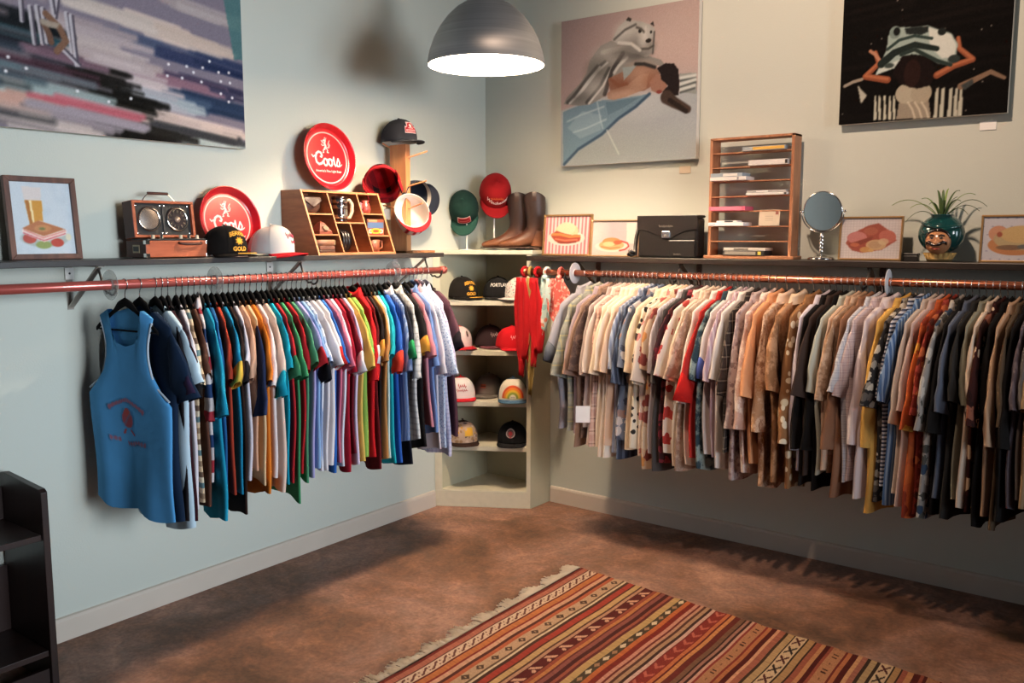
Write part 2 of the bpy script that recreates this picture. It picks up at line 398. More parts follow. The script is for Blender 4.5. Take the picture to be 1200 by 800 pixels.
def rod(name, label, a, b, mat):
    t = thing(name, label, 'rod', a); b = Vector(b) - Vector(a)
    MB().tube([(0, 0, 0), b], ROD_R, 16).build('pipe', mat, t, smooth=True)
    d = b.normalized()
    for s, p in ((1, Vector((0, 0, 0))), (-1, b)): MB().tube([p - d * 0.012 * s, p + d * 0.018 * s], ROD_R + 0.003, 16).build('end_cap', mat, t, smooth=True)
rod('clothes_rod', 'painted red pipe rod carrying the row of T-shirts', (RODX, -3.6, RODL_Z), (RODX, -0.72, RODL_Z), flat('#b4574e', 0.28, 0.35, 0.1, 12, coat=0.3, key='red_pipe'))
rod('clothes_rod', 'shiny copper pipe rod carrying the button-up shirts and scarves', (0.50, RODY, RODR_Z), (4.4, RODY, RODR_Z), flat('#c47658', 0.25, 0.85, 0.06, 14, key='copper_pipe'))

# ------------------------------------------------------------------ corner cabinet
CABZ = 1.430
CABM = flat('#b9b49a', 0.6, var=0.05, scale=6, key='pale_green_cream_paint'); CABE = flat('#d3cbb4', 0.5, var=0.04)
cab = thing('corner_cabinet', 'pale green open corner bookcase with caps on its shelves', 'bookcase', (0, 0, 0))
CA = Vector((0.004, -0.468, 0)); CB = Vector((0.466, -0.193, 0)); CF = (CB - CA); CFL = CF.length; CFd = CF.normalized(); CN = Vector((CFd.y, -CFd.x, 0))
def cabp(s, d, z): p = CA + CFd * s - CN * d; return (p.x, p.y, z)         # s along the front, d inwards
PENT = [(0.004, -0.468), (0.466, -0.193), (0.466, -0.004), (0.004, -0.004)]
def slab(poly, z0, z1):
    n = len(poly); return MB().add([(x, y, z0) for x, y in poly] + [(x, y, z1) for x, y in poly],
        [tuple(range(n - 1, -1, -1)), tuple(range(n, 2 * n))] + [(i, (i + 1) % n, n + (i + 1) % n, n + i) for i in range(n)])
INN = [(0.02, -0.452), (0.452, -0.195), (0.452, -0.02), (0.02, -0.02)]
slab([(0.002, -0.474), (0.472, -0.194), (0.472, -0.002), (0.002, -0.002)], CABZ - 0.022, CABZ).build('top', CABE, cab, bevel=0.002)
MB().box((0.004, -0.455, 0.02), (0.02, -0.004, CABZ - 0.023)).build('back_panel', CABM, cab)
MB().box((0.02, -0.02, 0.02), (0.452, -0.004, CABZ - 0.023)).build('back_panel', CABM, cab)
MB().box((0.452, -0.195, 0.0), (0.466, -0.004, CABZ - 0.023)).build('side_panel', CABM, cab, bevel=0.001)
CABSH = [1.157, 0.882, 0.598, 0.347]
for z in CABSH: slab(INN, z - 0.026, z).build('shelf_board', CABE, cab, bevel=0.0015)
slab(INN, 0.075, 0.095).build('bottom_board', CABE, cab)
def fbox(s0, s1, d0, d1, z0, z1): 
    c = [cabp(s0, d0, z0), cabp(s1, d0, z0), cabp(s1, d1, z0), cabp(s0, d1, z0)]
    return slab([(p[0], p[1]) for p in c], z0, z1)
fbox(0.0, CFL, 0.0, 0.014, 0.0, 0.092).build('kickboard', CABE, cab, bevel=0.002)
fbox(0.0, 0.038, 0.0, 0.014, 0.092, CABZ - 0.023).build('stile', CABE, cab)
fbox(CFL - 0.024, CFL, -0.001, 0.014, 0.092, CABZ - 0.023).build('stile', CABE, cab)

# ------------------------------------------------------------------ low dark bookcase by the left wall
BK = wood('#1c0f0c', '#2c1813', (25, 3, 3), 0.4)
bk = thing('bookcase', 'low dark-stained wooden bookcase standing by the sage wall', 'bookcase', (0.016, -3.10, 0))
for y in (-0.41, 0.37):
    MB().prism([(0, 0), (0.30, 0), (0.30, 0.668), (0.285, 0.678), (0.03, 0.695), (0, 0.69)], y, y + 0.022).build('side_panel', BK, bk, bevel=0.002)
for z in (0.525, 0.125): MB().box((0.01, -0.387, z - 0.02), (0.288, 0.369, z)).build('shelf_board', BK, bk, bevel=0.0015)
for z0, z1 in ((0.526, 0.64), (0.126, 0.36)): MB().box((0.004, -0.387, z0), (0.014, 0.369, z1)).build('back_rail', BK, bk)
MB().box((0.268, -0.387, 0.0), (0.284, 0.369, 0.06)).build('plinth', BK, bk)

# ------------------------------------------------------------------ rug
RUG = [(681,'#7a2a20'),(684,'#b0614a'),(689,'#5d2a20'),(690,'cream'),(699,'#6a241c'),(701,'#c8703a'),(707,'#8e2f22'),(709,'#d59a78'),(713,'#5a2a20'),(716,'#bd5a35'),
 (720,'tan'),(730,'#6b4a33'),(732,'#dcbf98'),(734,'#4e2e20'),(737,'#a9392a'),(743,'#54281d'),(745,'#c79d63'),(751,'#5a3524'),(753,'#bf8a68'),(756,'bird'),(766,'#99452e'),
 (770,'#c27a40'),(774,'#6a2a24'),(776,'#8f4c42'),(780,'#4e1e1c'),(784,'#a15038'),(787,'#642624'),(790,'#c39a5e'),(797.5,'dotted'),(805,'#c9642f'),(809.5,'#83241c'),
 (815,'#d08a70'),(819,'#74261f'),(821.5,'#c68c6c'),(825,'#5a3022'),(828,'#b98a63'),(832,'#43251c'),(835,'#d6a890'),(838.5,'chevron'),(852,'#c76a3a'),(856,'#641d18'),
 (858,'#d08648'),(862,'#6a241e'),(868,'#7b523a'),(873,'#3e2119'),(875,'#a8705c'),(878.5,'#3f1f18'),(881.5,'#d39a80'),(884.5,'#97342a'),(887,'marks'),(898,'#8e2e22'),
 (900.5,'#bd6c3c'),(905,'#571815'),(911,'#d9966c'),(914.5,'#ab5c44'),(921,'#46301e'),(924,'#bf935f'),(931,'#42291c'),(932.5,'cross'),(946,'#3e2a1d'),(948,'#b98752'),
 (955,'#44271b'),(957,'#a5523a'),(963,'#c88450'),(968,'#561815'),(973.5,'#9c4630'),(977,'marks'),(991.5,'#7a261e'),(994,'#bd6a3c'),(999,'#561815'),(1006,'#d0925f'),
 (1011,'#a8604a'),(1017,'#3f2a1e'),(1021,'#b9905f'),(1028,'#3c281d'),(1032,'cross'),(1047,'#3a281d'),(1049,'#b8844f'),(1056,'#3e251b'),(1058,'#a5503a'),(1064,'#c6804c'),
 (1071,'#5a1a16'),(1079,'#9b4933'),(1083,'#541815'),(1087,'marks'),(1101,'#7a261e'),(1104,'#c27a45'),(1109,'#5a1a16')]
def make_rug():
    A = on(678.5, 666, 2, 0); Bf = on(443, 800, 2, 0); Cr = on(1100, 800, 2, 0)
    dv = (Bf - A); dv = dv / np.linalg.norm(dv[:2]); du = (Cr - A); lu = np.linalg.norm(du[:2]); du = du / lu
    def s_of(px): p = on(px, 666 + (px - 678.5) * (134 / 421.5), 2, 0); return np.linalg.norm((p - A)[:2])
    st = [(s_of(p), c) for p, c in RUG]; last = s_of(1112)
    period = last
    st2 = st + [(s + period - st[0][0], c) for s, c in st if s + period - st[0][0] < 2.25]
    ends = [s for s, c in st2[1:]] + [2.26]
    WID = 1.65; nv = 400; vv = np.linspace(0, WID, nv)
    cols = []; us = []
    for (s0, c), s1 in zip(st2, ends):
        w = s1 - s0
        if c[0] == '#':
            for e in (0.0005, w - 0.0005): us.append(s0 + e); cols.append(np.tile(hexc(c), (nv, 1)))
            continue
        K = 13
        for k in range(K):
            f = k / (K - 1); us.append(s0 + 0.0005 + f * (w - 0.001)); g = (f - 0.5) * 2; a = np.zeros((nv, 3))
            if c == 'cream':
                a[:] = hexc('#d8b698'); ph = (vv / 0.055) % 1 - 0.5
                m = ((np.abs(ph * 1.6 - g * 0.9) < 0.22) & (abs(g) < 0.75)) | ((np.abs(np.abs(ph) - 0.36) < 0.07) & (abs(abs(g) - 0.45) < 0.2)); a[m] = hexc('#6e3a30')
            elif c == 'tan':
                a[:] = hexc('#c29a76'); ph = (vv / 0.085) % 1 - 0.5; m = (np.abs(ph) * 3.4 + abs(g) < 0.85) & ~((np.abs(ph) < 0.04) & (abs(g) < 0.2)); a[m] = hexc('#553a2a')
            elif c == 'bird':
                a[:] = hexc('#5b1c1a'); ph = (vv / 0.10) % 1 - 0.5; m = (np.abs(ph + g * 0.25) < 0.10) & (abs(g) < 0.7); m |= ((ph - 0.22) ** 2 * 16 + (g - 0.35) ** 2 < 0.15)
                a[m] = hexc('#d8a07c')
            elif c == 'dotted':
                a[:] = hexc('#4a3a28'); ph = (vv / 0.12) % 1; m = (np.abs(ph - 0.25) * 4.5 + abs(g) < 0.85); a[m] = hexc('#e0c8a0'); m = (np.abs(ph - 0.75) * 5 + abs(g) < 0.8); a[m] = hexc('#a97b58')
            elif c == 'chevron':
                a[:] = hexc('#8c2a22'); ph = (vv / 0.075 + abs(g) * 0.45) % 1; m = (np.abs(ph - 0.5) < 0.13) & (abs(g) < 0.75); a[m] = hexc('#c3604a'); 
                if abs(g) > 0.85: a[:] = hexc('#7a211c')
            elif c == 'marks':
                a[:] = hexc('#b9794f'); ph = (vv / 0.13) % 1 - 0.5; m = (np.abs(np.abs(ph) - 0.09) < 0.035) & (abs(g) < 0.5); a[m] = hexc('#4a241a')
                m = (np.abs(ph) > 0.44) & (abs(g) < 0.15); a[m] = hexc('#6a3a26')
            else:
                a[:] = hexc('#d6b086'); i = np.floor(vv / 0.085); ph = (vv / 0.085) % 1 - 0.5; m = (np.abs(np.abs(ph * 2.2) - abs(g)) < 0.25) & (abs(g) < 0.7) & (np.abs(ph) < 0.4)
                a[m & (i % 2 == 0)] = hexc('#5a1f1c'); a[m & (i % 2 == 1)] = hexc('#33211b')
            cols.append(a)
    us = np.array(us); C = np.stack(cols, 1); nu = len(us)
    rng = np.random.RandomState(4); C = C * .86 + C.mean(-1, keepdims=True) * .14; C = np.clip(C * 0.92 * (1 + rng.randn(nv, nu, 1) * 0.05), 0, 1)
    t = thing('area_rug', 'flat-woven rug of narrow red, orange and tan stripes on the concrete floor', 'rug', (A[0], A[1], 0), (0, 0, 0))
    P = Paint(nu, nv, '#000000'); P.a = C
    Ug, Vg = np.meshgrid(us, vv); wob = 0.003 * np.sin(Vg * 7) + 0.0012 * np.sin(Vg * 23 + 1)
    X = du[0] * (Ug + wob) + dv[0] * Vg; Y = du[1] * (Ug + wob) + dv[1] * Vg; Z = 0.007 + 0.0015 * np.sin(Ug * 60)
    P.build('weave', lambda U, V: (X, Y, Z), t, 0.95)
    # edge skirt gives the weave its thickness
    loop = [(0, j) for j in range(0, nv, 8)] ; mb = MB()
    ring = [(X[0, i], Y[0, i], Z[0, i]) for i in range(0, nu, 3)]
    mb.add([(x, y, z) for x, y, z in ring] + [(x, y, 0.0005) for x, y, z in ring], [(i, i + 1, len(ring) + i + 1, len(ring) + i) for i in range(len(ring) - 1)])
    ring = [(X[j, 0], Y[j, 0], Z[j, 0]) for j in range(0, nv, 8)]
    mb.add([(x, y, z) for x, y, z in ring] + [(x, y, 0.0005) for x, y, z in ring], [(i, i + 1, len(ring) + i + 1, len(ring) + i) for i in range(len(ring) - 1)])
    mb.build('selvedge', cloth('#7a3a2a'), t)
    fr = MB(); rnd = random.Random(5); v = 0.0
    while v < WID:
        w = rnd.uniform(0.003, 0.006); L_ = rnd.uniform(0.045, 0.075) * (0.75 + 0.25 * math.sin(v * 40)); k = rnd.uniform(-0.018, 0.018)
        p0 = np.array(dv) * v; e = -du * L_ + dv * k; mid = e * 0.5 + dv * rnd.uniform(-0.004, 0.004); zt = rnd.uniform(0.003, 0.008)
        pts = [p0 + du * 0.004, p0 + mid, p0 + e]; zs = [0.007, zt + 0.002, 0.003]
        vs = []
        for p, z, ww in zip(pts, zs, (w, w, w * 0.7)):
            vs += [(p[0] - dv[0] * ww / 2, p[1] - dv[1] * ww / 2, z - 0.002), (p[0] + dv[0] * ww / 2, p[1] + dv[1] * ww / 2, z - 0.002), (p[0], p[1], z + 0.002)]
        fr.add(vs, [(i * 3 + a, i * 3 + b, i * 3 + 3 + b, i * 3 + 3 + a) for i in range(2) for a, b in ((0, 1), (1, 2), (2, 0))] + [(6, 7, 8)])
        v += rnd.uniform(0.002, 0.0048)
    f = fr.build('fringe', cloth('#ead9c0'), t); f['kind'] = 'stuff'
make_rug()

# ------------------------------------------------------------------ pendant lamp
def brushed():
    m, nt, b = _new('brushed_aluminium'); b.inputs['Metallic'].default_value = 0.8; b.inputs['Roughness'].default_value = 0.40
    b.inputs['Anisotropic'].default_value = 0.8; tg_ = nt.nodes.new('ShaderNodeTangent'); tg_.direction_type = 'RADIAL'; tg_.axis = 'Z'; nt.links.new(tg_.outputs[0], b.inputs['Tangent'])
    n = nt.nodes.new('ShaderNodeTexNoise'); n.inputs['Scale'].default_value = 1; n.inputs['Detail'].default_value = 3
    nt.links.new(_coord(nt, (2, 2, 120)).outputs[0], n.inputs['Vector'])
    r = _ramp(nt, [(0.3, '#b0aeac'), (0.7, '#c2c0be')]); nt.links.new(n.outputs['Fac'], r.inputs[0]); nt.links.new(r.outputs[0], b.inputs['Base Color']); return m
lamp = thing('pendant_lamp', 'brushed aluminium dome pendant lamp hanging on its cord, lit', 'lamp', tuple(LAMP)); LS = 0.249 / 0.224
PROF = [(0.224, -0.002), (0.222, 0.012), (0.214, 0.05), (0.198, 0.095), (0.176, 0.135), (0.146, 0.175), (0.112, 0.207), (0.082, 0.226), (0.063, 0.238), (0.058, 0.245)]
PROF = [(r * LS, z * LS) for r, z in PROF]
MB().lathe(PROF, 64).build('shade', brushed(), lamp, smooth=True)
MB().lathe([(r - 0.004, z) for r, z in PROF[:-1]] + [(0.0, 0.234 * LS)], 64).build('shade_liner', flat('#f4efe6', 0.6, var=0), lamp, smooth=True)
MB().lathe([(r * LS, z * LS) for r, z in ((0.058, 0.243), (0.060, 0.25), (0.056, 0.34), (0.050, 0.352), (0.012, 0.36), (0.0, 0.361))], 32).build('neck', brushed(), lamp, smooth=True)
MB().tube([(0, 0, 0.398), (0, 0, H - LAMP[2])], 0.004, 8).build('cord', flat('#d8d4cc', 0.6), lamp)
def emis(c, s, key):
    m, nt, b = _new(key); b.inputs['Emission Color'].default_value = rgba(c); b.inputs['Emission Strength'].default_value = s; return m
bl = MB().lathe([(0.0, 0.205), (0.02, 0.207), (0.030, 0.213), (0.034, 0.222), (0.028, 0.235), (0.02, 0.242), (0.017, 0.246)], 20).build('bulb', emis('#fff1d8', 12, 'lit_bulb'), lamp, smooth=True)
MB().lathe([(0.02, 0.245), (0.022, 0.248), (0.022, 0.258)], 16).build('socket', flat('#e8e4dc', 0.5), lamp, smooth=True)
pl = bpy.data.lights.new('pendant_bulb', 'POINT'); pl.energy = PENDANT_POWER; pl.color = (1.0, 0.79, 0.57); pl.shadow_soft_size = 0.045
plo = bpy.data.objects.new('pendant_bulb', pl); COL.objects.link(plo); plo.location = (LAMP[0], LAMP[1], LAMP[2] + 0.165)

# ================================================================== paintings on the walls
def px_uv(ax, val, o0, o1, z0, z1):
    other = 1 - ax
    def f(X, Y, ox=0, oy=0, sc=1.0):
        p = on(ox + X / sc, oy + Y / sc, ax, val); return ((p[other] - o0) / (o1 - o0), (p[2] - z0) / (z1 - z0))
    return f
EDGE = flat('#d9d3c9', 0.8, var=0.03)
def canvas(label, P, w, h, loc, rz, depth=0.045, edge=EDGE):
    t = thing('painting', label, 'painting', loc, (0, 0, rz), 'surreal paintings on the walls')
    MB().box((-w / 2, -depth, 0), (w / 2, -0.012, h)).build('stretched_canvas', edge, t, bevel=0.002)
    for s in (-1, 1): MB().box((s * w * 0.3 - 0.01, -0.0125, h * 0.86), (s * w * 0.3 + 0.01, -0.003, h * 0.92)).build('wall_hook', BRK, t)
    P.build('painted_face', lambda U, V: ((U - 0.5) * w, np.full_like(U, -depth - 0.0008), V * h), t, 0.9)
    return t
def paint_bear():
    P = Paint(260, 250, '#a8948f'); P.soft = 2.2; q = px_uv(1, -0.045, 0.553, 1.34, 1.878, 2.63)
    z = lambda pts: [q(x, y, 650, 0, 4.0) for x, y in pts]
    P.a += (P.V[..., None] - 0.7) * -0.12 * np.array([1, 1, 1]); P.ell(0.15, 0.95, 0.5, 0.35, '#8f7c7c', 0.6, soft=0.9); P.ell(0.75, 0.75, 0.4, 0.3, '#bba9a2', 0.7, soft=0.9)
    P.poly(z([(30,520),(130,480),(300,440),(440,445),(670,425),(670,780),(30,790)]), '#a3a9ab')
    P.ell(0.75, 0.25, 0.35, 0.2, '#8e97a0', 0.6, soft=0.9); P.ell(0.4, 0.08, 0.5, 0.12, '#8b9593', 0.7, soft=0.9); P.ell(0.6, 0.4, 0.2, 0.08, '#bac0c2', 0.6, soft=0.9)
    P.poly(z([(585,345),(665,340),(665,440),(590,432)]), '#8b918d')
    for a in ((590,365,660,352),(588,395,660,372),(590,420,655,400)): P.stroke(z([a[:2], a[2:]]), 0.018, '#c3c8c4'); P.stroke(z([(a[0], a[1]+14), (a[2], a[3]+14)]), 0.010, '#4a4f50')
    P.poly(z([(40,525),(130,488),(240,468),(330,458),(445,440),(400,480),(300,555),(220,625),(200,640),(120,690),(100,700),(40,775)]), '#6f8998')
    P.poly(z([(60,600),(130,520),(220,540),(215,610),(120,650)]), '#8aa3b0', 0.7); P.poly(z([(240,480),(400,455),(330,500),(250,540)]), '#55707f', 0.7)
    for s in (((445,440),(380,500),(300,555),(220,630),(110,700),(45,770)),): P.stroke(z(s), 0.02, '#3b5266')
    for s in (((60,570),(120,540),(230,500)), ((90,620),(150,600),(240,560)), ((200,480),(215,560),(225,600))): P.stroke(z(s), 0.010, '#a9bec8', 0.8)
    P.stroke(z([(245,610),(300,720)]), 0.008, '#c4ccc9', 0.7)
    P.poly(z([(268,190),(215,215),(165,285),(150,345),(120,390),(60,455),(42,488),(110,495),(170,490),(235,450),(260,380),(300,350),(420,300),(520,310),(500,280),(440,262)]), '#86847f')
    for s in (((235,290),(190,330),(120,420),(60,480)), ((255,320),(215,400),(150,480)), ((200,310),(150,370),(90,450))): P.stroke(z(s), 0.022, '#4b4b49'); P.stroke(z([(x + 12, y + 4) for x, y in s]), 0.014, '#cfcfca')
    P.stroke(z([(320,250),(270,330),(235,440)]), 0.03, '#3e3c3b'); P.stroke(z([(225,245),(320,225),(430,255)]), 0.03, '#aba9a2'); P.stroke(z([(340,270),(300,310),(280,340)]), 0.02, '#b8b8b2')
    P.poly(z([(268,190),(298,130),(338,90),(370,95),(410,102),(445,115),(468,130),(470,180),(466,240),(440,262),(380,245),(320,215)]), '#a3a29d')
    for cx, cy, rx_, ry_, c_, a_ in ((330,150,.06,.05,'#c4c2bc',.7),(370,200,.07,.04,'#6f6d69',.6),(420,170,.03,.05,'#d0cec8',.7),(450,215,.03,.03,'#77746f',.7),(250,250,.09,.05,'#a9a7a0',.7),(200,330,.07,.06,'#55534f',.6),(330,240,.08,.03,'#5f5c58',.7),(190,410,.06,.05,'#b9b8b2',.6),(110,460,.06,.03,'#5a5957',.6),(390,260,.07,.025,'#4a4745',.7)):
        P.ell(*z([(cx, cy)])[0], rx_, ry_, c_, a_, soft=.9)
    P.poly(z([(335,95),(345,80),(362,88),(355,102)]), '#3a3634'); P.poly(z([(448,112),(462,100),(468,125)]), '#3a3634')
    P.ell(*z([(400,145)])[0], 0.012, 0.013, '#2b2928'); P.ell(*z([(452,150)])[0], 0.008, 0.010, '#33302e'); P.stroke(z([(385,128),(405,135),(420,150)]), .014, '#55524e'); P.ell(*z([(440,190)])[0], 0.02, 0.014, '#2b2725'); P.stroke(z([(400,230),(440,228),(462,215)]), 0.012, '#4b4744')
    P.stroke(z([(428,125),(425,160),(432,180)]), 0.012, '#c6c5c0', .6); P.stroke(z([(280,185),(330,140),(380,115)]), 0.015, '#5d5b58'); P.stroke(z([(300,200),(360,205),(400,235)]), 0.02, '#c1c0ba'); P.stroke(z([(468,150),(460,250)]), 0.01, '#4d4a48')
    P.poly(z([(250,370),(330,330),(400,300),(470,312),(495,345),(470,395),(420,425),(330,440),(262,430)]), '#856556')
    P.poly(z([(245,440),(260,425),(340,400),(400,350),(440,345),(430,415),(330,455),(275,468),(250,462)]), '#9f7f6c'); P.stroke(z([(262,372),(300,400),(340,392)]), 0.02, '#7a5240')
    for cx, cy, rx_, ry_, c_, a_ in ((400,340,.08,.05,'#b08e78',.7),(300,395,.06,.03,'#7a4f3b',.7),(330,440,.07,.018,'#b89a86',.7),(450,380,.04,.04,'#8a5c46',.6),(280,455,.04,.018,'#b89a86',.6)):
        P.ell(*z([(cx, cy)])[0], rx_, ry_, c_, a_, soft=.9)
    P.poly(z([(318,318),(385,305),(355,345),(325,375)]), '#8f9a98'); P.stroke(z([(470,315),(420,300),(380,300)]), 0.022, '#32302f')
    P.poly(z([(445,385),(480,345),(530,370),(525,415),(490,440),(455,425)]), '#957060'); P.ell(*z([(490,430)])[0], 0.02, 0.012, '#7d3f38')
    P.poly(z([(478,320),(520,296),(560,298),(580,325),(585,380),(582,445),(525,455),(505,430),(532,402),(500,372),(495,345)]), '#231d1d')
    P.stroke(z([(525,455),(560,480),(622,512)]), 0.085, '#40342e', w1=0.05); P.stroke(z([(540,470),(615,520)]), 0.03, '#241d1b')
    return P.grain(0.012)
canvas('square painting of a bear-headed figure bending over a sleeping woman', paint_bear(), 0.787, 0.752, (0.9465, 0, 1.878), 0)
def paint_frog():
    z0, z1 = 1.987, 2.74; P = Paint(200, 220, '#080605'); q = px_uv(1, -0.045, 2.013, 2.66, z0, z1)
    z = lambda pts: [q(x, y, 960, 0, 5.0) for x, y in pts]
    r = random.Random(3)
    for i in range(40):
        v = r.random(); P.stroke([(r.uniform(-.2, .7), v), (r.uniform(.4, 1.2), v + 0.04)], 0.02, '#17110f', 0.35, soft=3)
    for i in range(26): P.ell(r.random(), r.random(), 0.004, 0.004, '#b9b0a6', 0.6)
    for a in (320, 345, 375, 405, 430): P.poly(z([(a, 705), (a + 3, 560), (a + 14, 560), (a + 18, 700)]), '#b7b5a4')
    for a in (672, 705, 752, 785, 812): P.poly(z([(a - 4, 692), (a + 12, 520), (a + 30, 510), (a + 22, 690)]), '#b0ae9e')
    P.poly(z([(470,590),(520,570),(640,570),(655,690),(450,700)]), '#8c8273'); P.ell(*z([(510,548)])[0], 0.066, 0.055, '#a29a88'); P.ell(*z([(598,546)])[0], 0.062, 0.055, '#9a917f')
    for a in (520, 560, 600): P.stroke(z([(a, 600), (a + 25, 640), (a + 40, 690)]), 0.012, '#c8bda8', 0.7)
    P.poly(z([(480,330),(640,330),(690,420),(650,500),(575,520),(470,490),(430,430)]), '#150d0c'); P.ell(*z([(545,430)])[0], 0.05, 0.075, '#241512')
    for s, w in ((((400,468),(270,450),(350,372),(330,310)), 0.042), (((690,440),(790,385),(900,348),(822,285),(815,225)), 0.042)): P.stroke(z(s), w, '#7d452f', w1=w * 0.6); P.stroke(z([(x, y - 6) for x, y in s]), w * .3, '#b5704f', w1=w * .2, soft=3)
    P.stroke(z([(300,300),(330,320),(355,355)]), 0.02, '#a97860'); P.stroke(z([(150,505),(200,480),(250,465)]), 0.02, '#8d8478'); P.poly(z([(225,500),(280,560),(245,610)]), '#a5a396')
    P.stroke(z([(830,505),(920,462),(1005,420),(1085,455)]), 0.04, '#77604f', w1=0.02); P.poly(z([(830,500),(900,460),(905,490),(850,530)]), '#3a3d3c')
    P.poly(z([(395,290),(405,210),(440,168),(480,158),(530,160),(640,150),(700,172),(775,195),(812,255),(805,330),(772,382),(700,372),(620,325),(545,318),(485,330),(440,400),(330,440),(360,370)]), '#8f9f99')
    P.poly(z([(640,160),(770,200),(805,260),(790,340),(720,340),(650,280)]), '#c0c4bd'); P.poly(z([(500,165),(640,152),(640,185),(600,205),(510,200)]), '#1f2423'); P.poly(z([(350,405),(470,350),(480,340),(440,395),(330,440)]), '#b9c2bc')
    P.stroke(z([(365,375),(440,310),(560,262),(690,285)]), 0.05, '#1d2624', w1=0.03); P.stroke(z([(400,290),(470,235),(560,210),(660,225)]), 0.018, '#2c3a37'); P.stroke(z([(480,320),(560,290),(690,355),(770,380)]), 0.022, '#27322f')
    P.ell(*z([(445,190)])[0], 0.035, 0.034, '#6f7e79'); P.ell(*z([(455,185)])[0], 0.02, 0.022, '#151716'); P.ell(*z([(720,185)])[0], 0.025, 0.02, '#1d2120'); P.ell(*z([(790,345)])[0], 0.035, 0.022, '#2b3331'); P.ell(*z([(410,385)])[0], 0.03, 0.014, '#38423f')
    return P.grain(0.01)
canvas('dark painting of a frog-headed figure with raised arms on black', paint_frog(), 0.647, 0.753, (2.3365, 0, 1.987), 0)
def paint_streaks():
    y0, y1, z0, z1 = -3.3, -1.686, 1.871, 2.90; P = Paint(400, 250, '#7d7480'); q = px_uv(0, 0.045, y0, y1, z0, z1)
    z = lambda pts: [q(x, y, 0, 0, 3.75) for x, y in pts]
    blobs = [(700,120,'#c7b3a8'),(850,190,'#cbb6a8'),(900,60,'#a99d9c'),(500,60,'#bfb0a6'),(420,200,'#b9a9a5'),(640,190,'#4f5871'),(800,260,'#2c3350'),(1000,300,'#2a3350'),(900,390,'#33324a'),
        (760,350,'#8d6b78'),(960,470,'#27364f'),(800,440,'#3c4e66'),(600,350,'#c4b5b4'),(700,440,'#9fa9ae'),(620,420,'#b0aeb4'),(900,560,'#c9b5aa'),(700,520,'#c6b2a9'),(1000,640,'#a9b3ae'),(880,590,'#3a3a3c'),
        (330,310,'#15130f'),(420,350,'#171512'),(460,410,'#1a1815'),(520,480,'#15130f'),(560,550,'#171512'),(640,590,'#1c1a17'),(380,300,'#1e1b19'),(60,240,'#3a3038'),(120,190,'#2b2c33'),(40,120,'#1f4048'),(40,60,'#171a1c'),(150,300,'#4a2e38'),(100,330,'#6b7a80'),
        (60,370,'#aebcb8'),(250,370,'#5f5a5e'),(350,430,'#9aa8a6'),(60,440,'#c59a8b'),(220,460,'#c2998a'),(400,480,'#b9606a'),(300,520,'#7d7377'),(100,510,'#6d6467'),(440,540,'#8f858c'),(250,560,'#b9aaa4'),
        (300,250,'#6f5560'),(480,260,'#b6a6a2'),(560,290,'#b9a9a8'),(420,130,'#a8999a')]
    pts = [(q(x, y, 0, 0, 3.75), c) for x, y, c in blobs]; r = random.Random(8)
    for (u, v), c in pts + pts:
        for k in range(4):
            du, dv = r.uniform(-.03, .03), r.uniform(-.022, .022); L_ = r.uniform(.05, .13)
            cc = np.clip(hexc(c) + r.uniform(-.05, .05), 0, 1)
            P.stroke([(u + du - L_, v + dv + L_ * .18), (u + du, v + dv), (u + du + L_, v + dv - L_ * .18)], r.uniform(.006, .018), cc, 0.92, soft=3)
    for i in range(60):
        u, v = r.uniform(-.1, .35), r.random(); P.stroke([(u, v), (u + .2, v - .03)], .015, r.choice(['#2b3a45', '#8d7f84', '#b9a59c', '#1d2023']), .6, soft=4)
        u, v = r.uniform(.3, 1), r.uniform(.62, 1.0); P.stroke([(u, v), (u + .2, v - .03)], .015, r.choice(['#c0aea5', '#8f8790', '#b9a59c', '#3d4a60']), .5, soft=4)
    for x, y in ((740,282),(820,292),(920,270),(850,318),(735,333),(800,343),(890,298),(970,358),(1010,365),(960,318),(1005,320),(1020,430),(970,412),(1005,448),(575,433),(478,447),(340,400),(35,250),(115,300),(25,312),(885,360)):
        P.ell(*z([(x, y)])[0], 0.0035, 0.0052, '#e4e2e4')
    for a, b in (((90,0),(95,90)), ((130,30),(150,190)), ((160,30),(185,190)), ((185,40),(205,185)), ((290,60),(315,230)), ((310,70),(335,285)), ((250,0),(240,80)), ((225,0),(235,60)), ((270,210),(345,285))): P.stroke(z([a, b]), 0.010, '#b9b2b6', w1=0.008); P.stroke(z([(a[0] + 9, a[1]), (b[0] + 8, b[1])]), 0.005, '#4d4650')
    P.stroke(z([(200,60),(260,120),(290,180),(250,225)]), 0.014, '#7a5a48'); P.stroke(z([(190,100),(215,150),(225,185)]), 0.013, '#6a4e40'); P.poly(z([(175,80),(265,105),(250,125),(180,110)]), '#9c8f80')
    P.poly(z([(975,-40),(1075,-40),(1075,265),(1028,262)]), '#3f6f6e', 0.75)
    return P.grain(0.012)
canvas('large canvas of blurred night-sky streaks with sandalled feet, above the charcoal shelf', paint_streaks(), 1.614, 1.029, (0, -2.493, 1.871), PI / 2)
for lab, px, py in (('small white label card under the bear painting', 803, 199), ('small white label card under the frog painting', 1158, 147)):
    p = on(px, py, 1, 0); t = thing('wall_label', lab, 'label', (p[0], 0, p[2] - 0.018))
    MB().box((-0.03, -0.004, 0), (0.03, -0.0005, 0.036)).build('card', flat('#e9e7e4', 0.7, var=0.01) if px > 1000 else flat('#c3b39c', 0.7, var=0.01), t, bevel=0.0006)

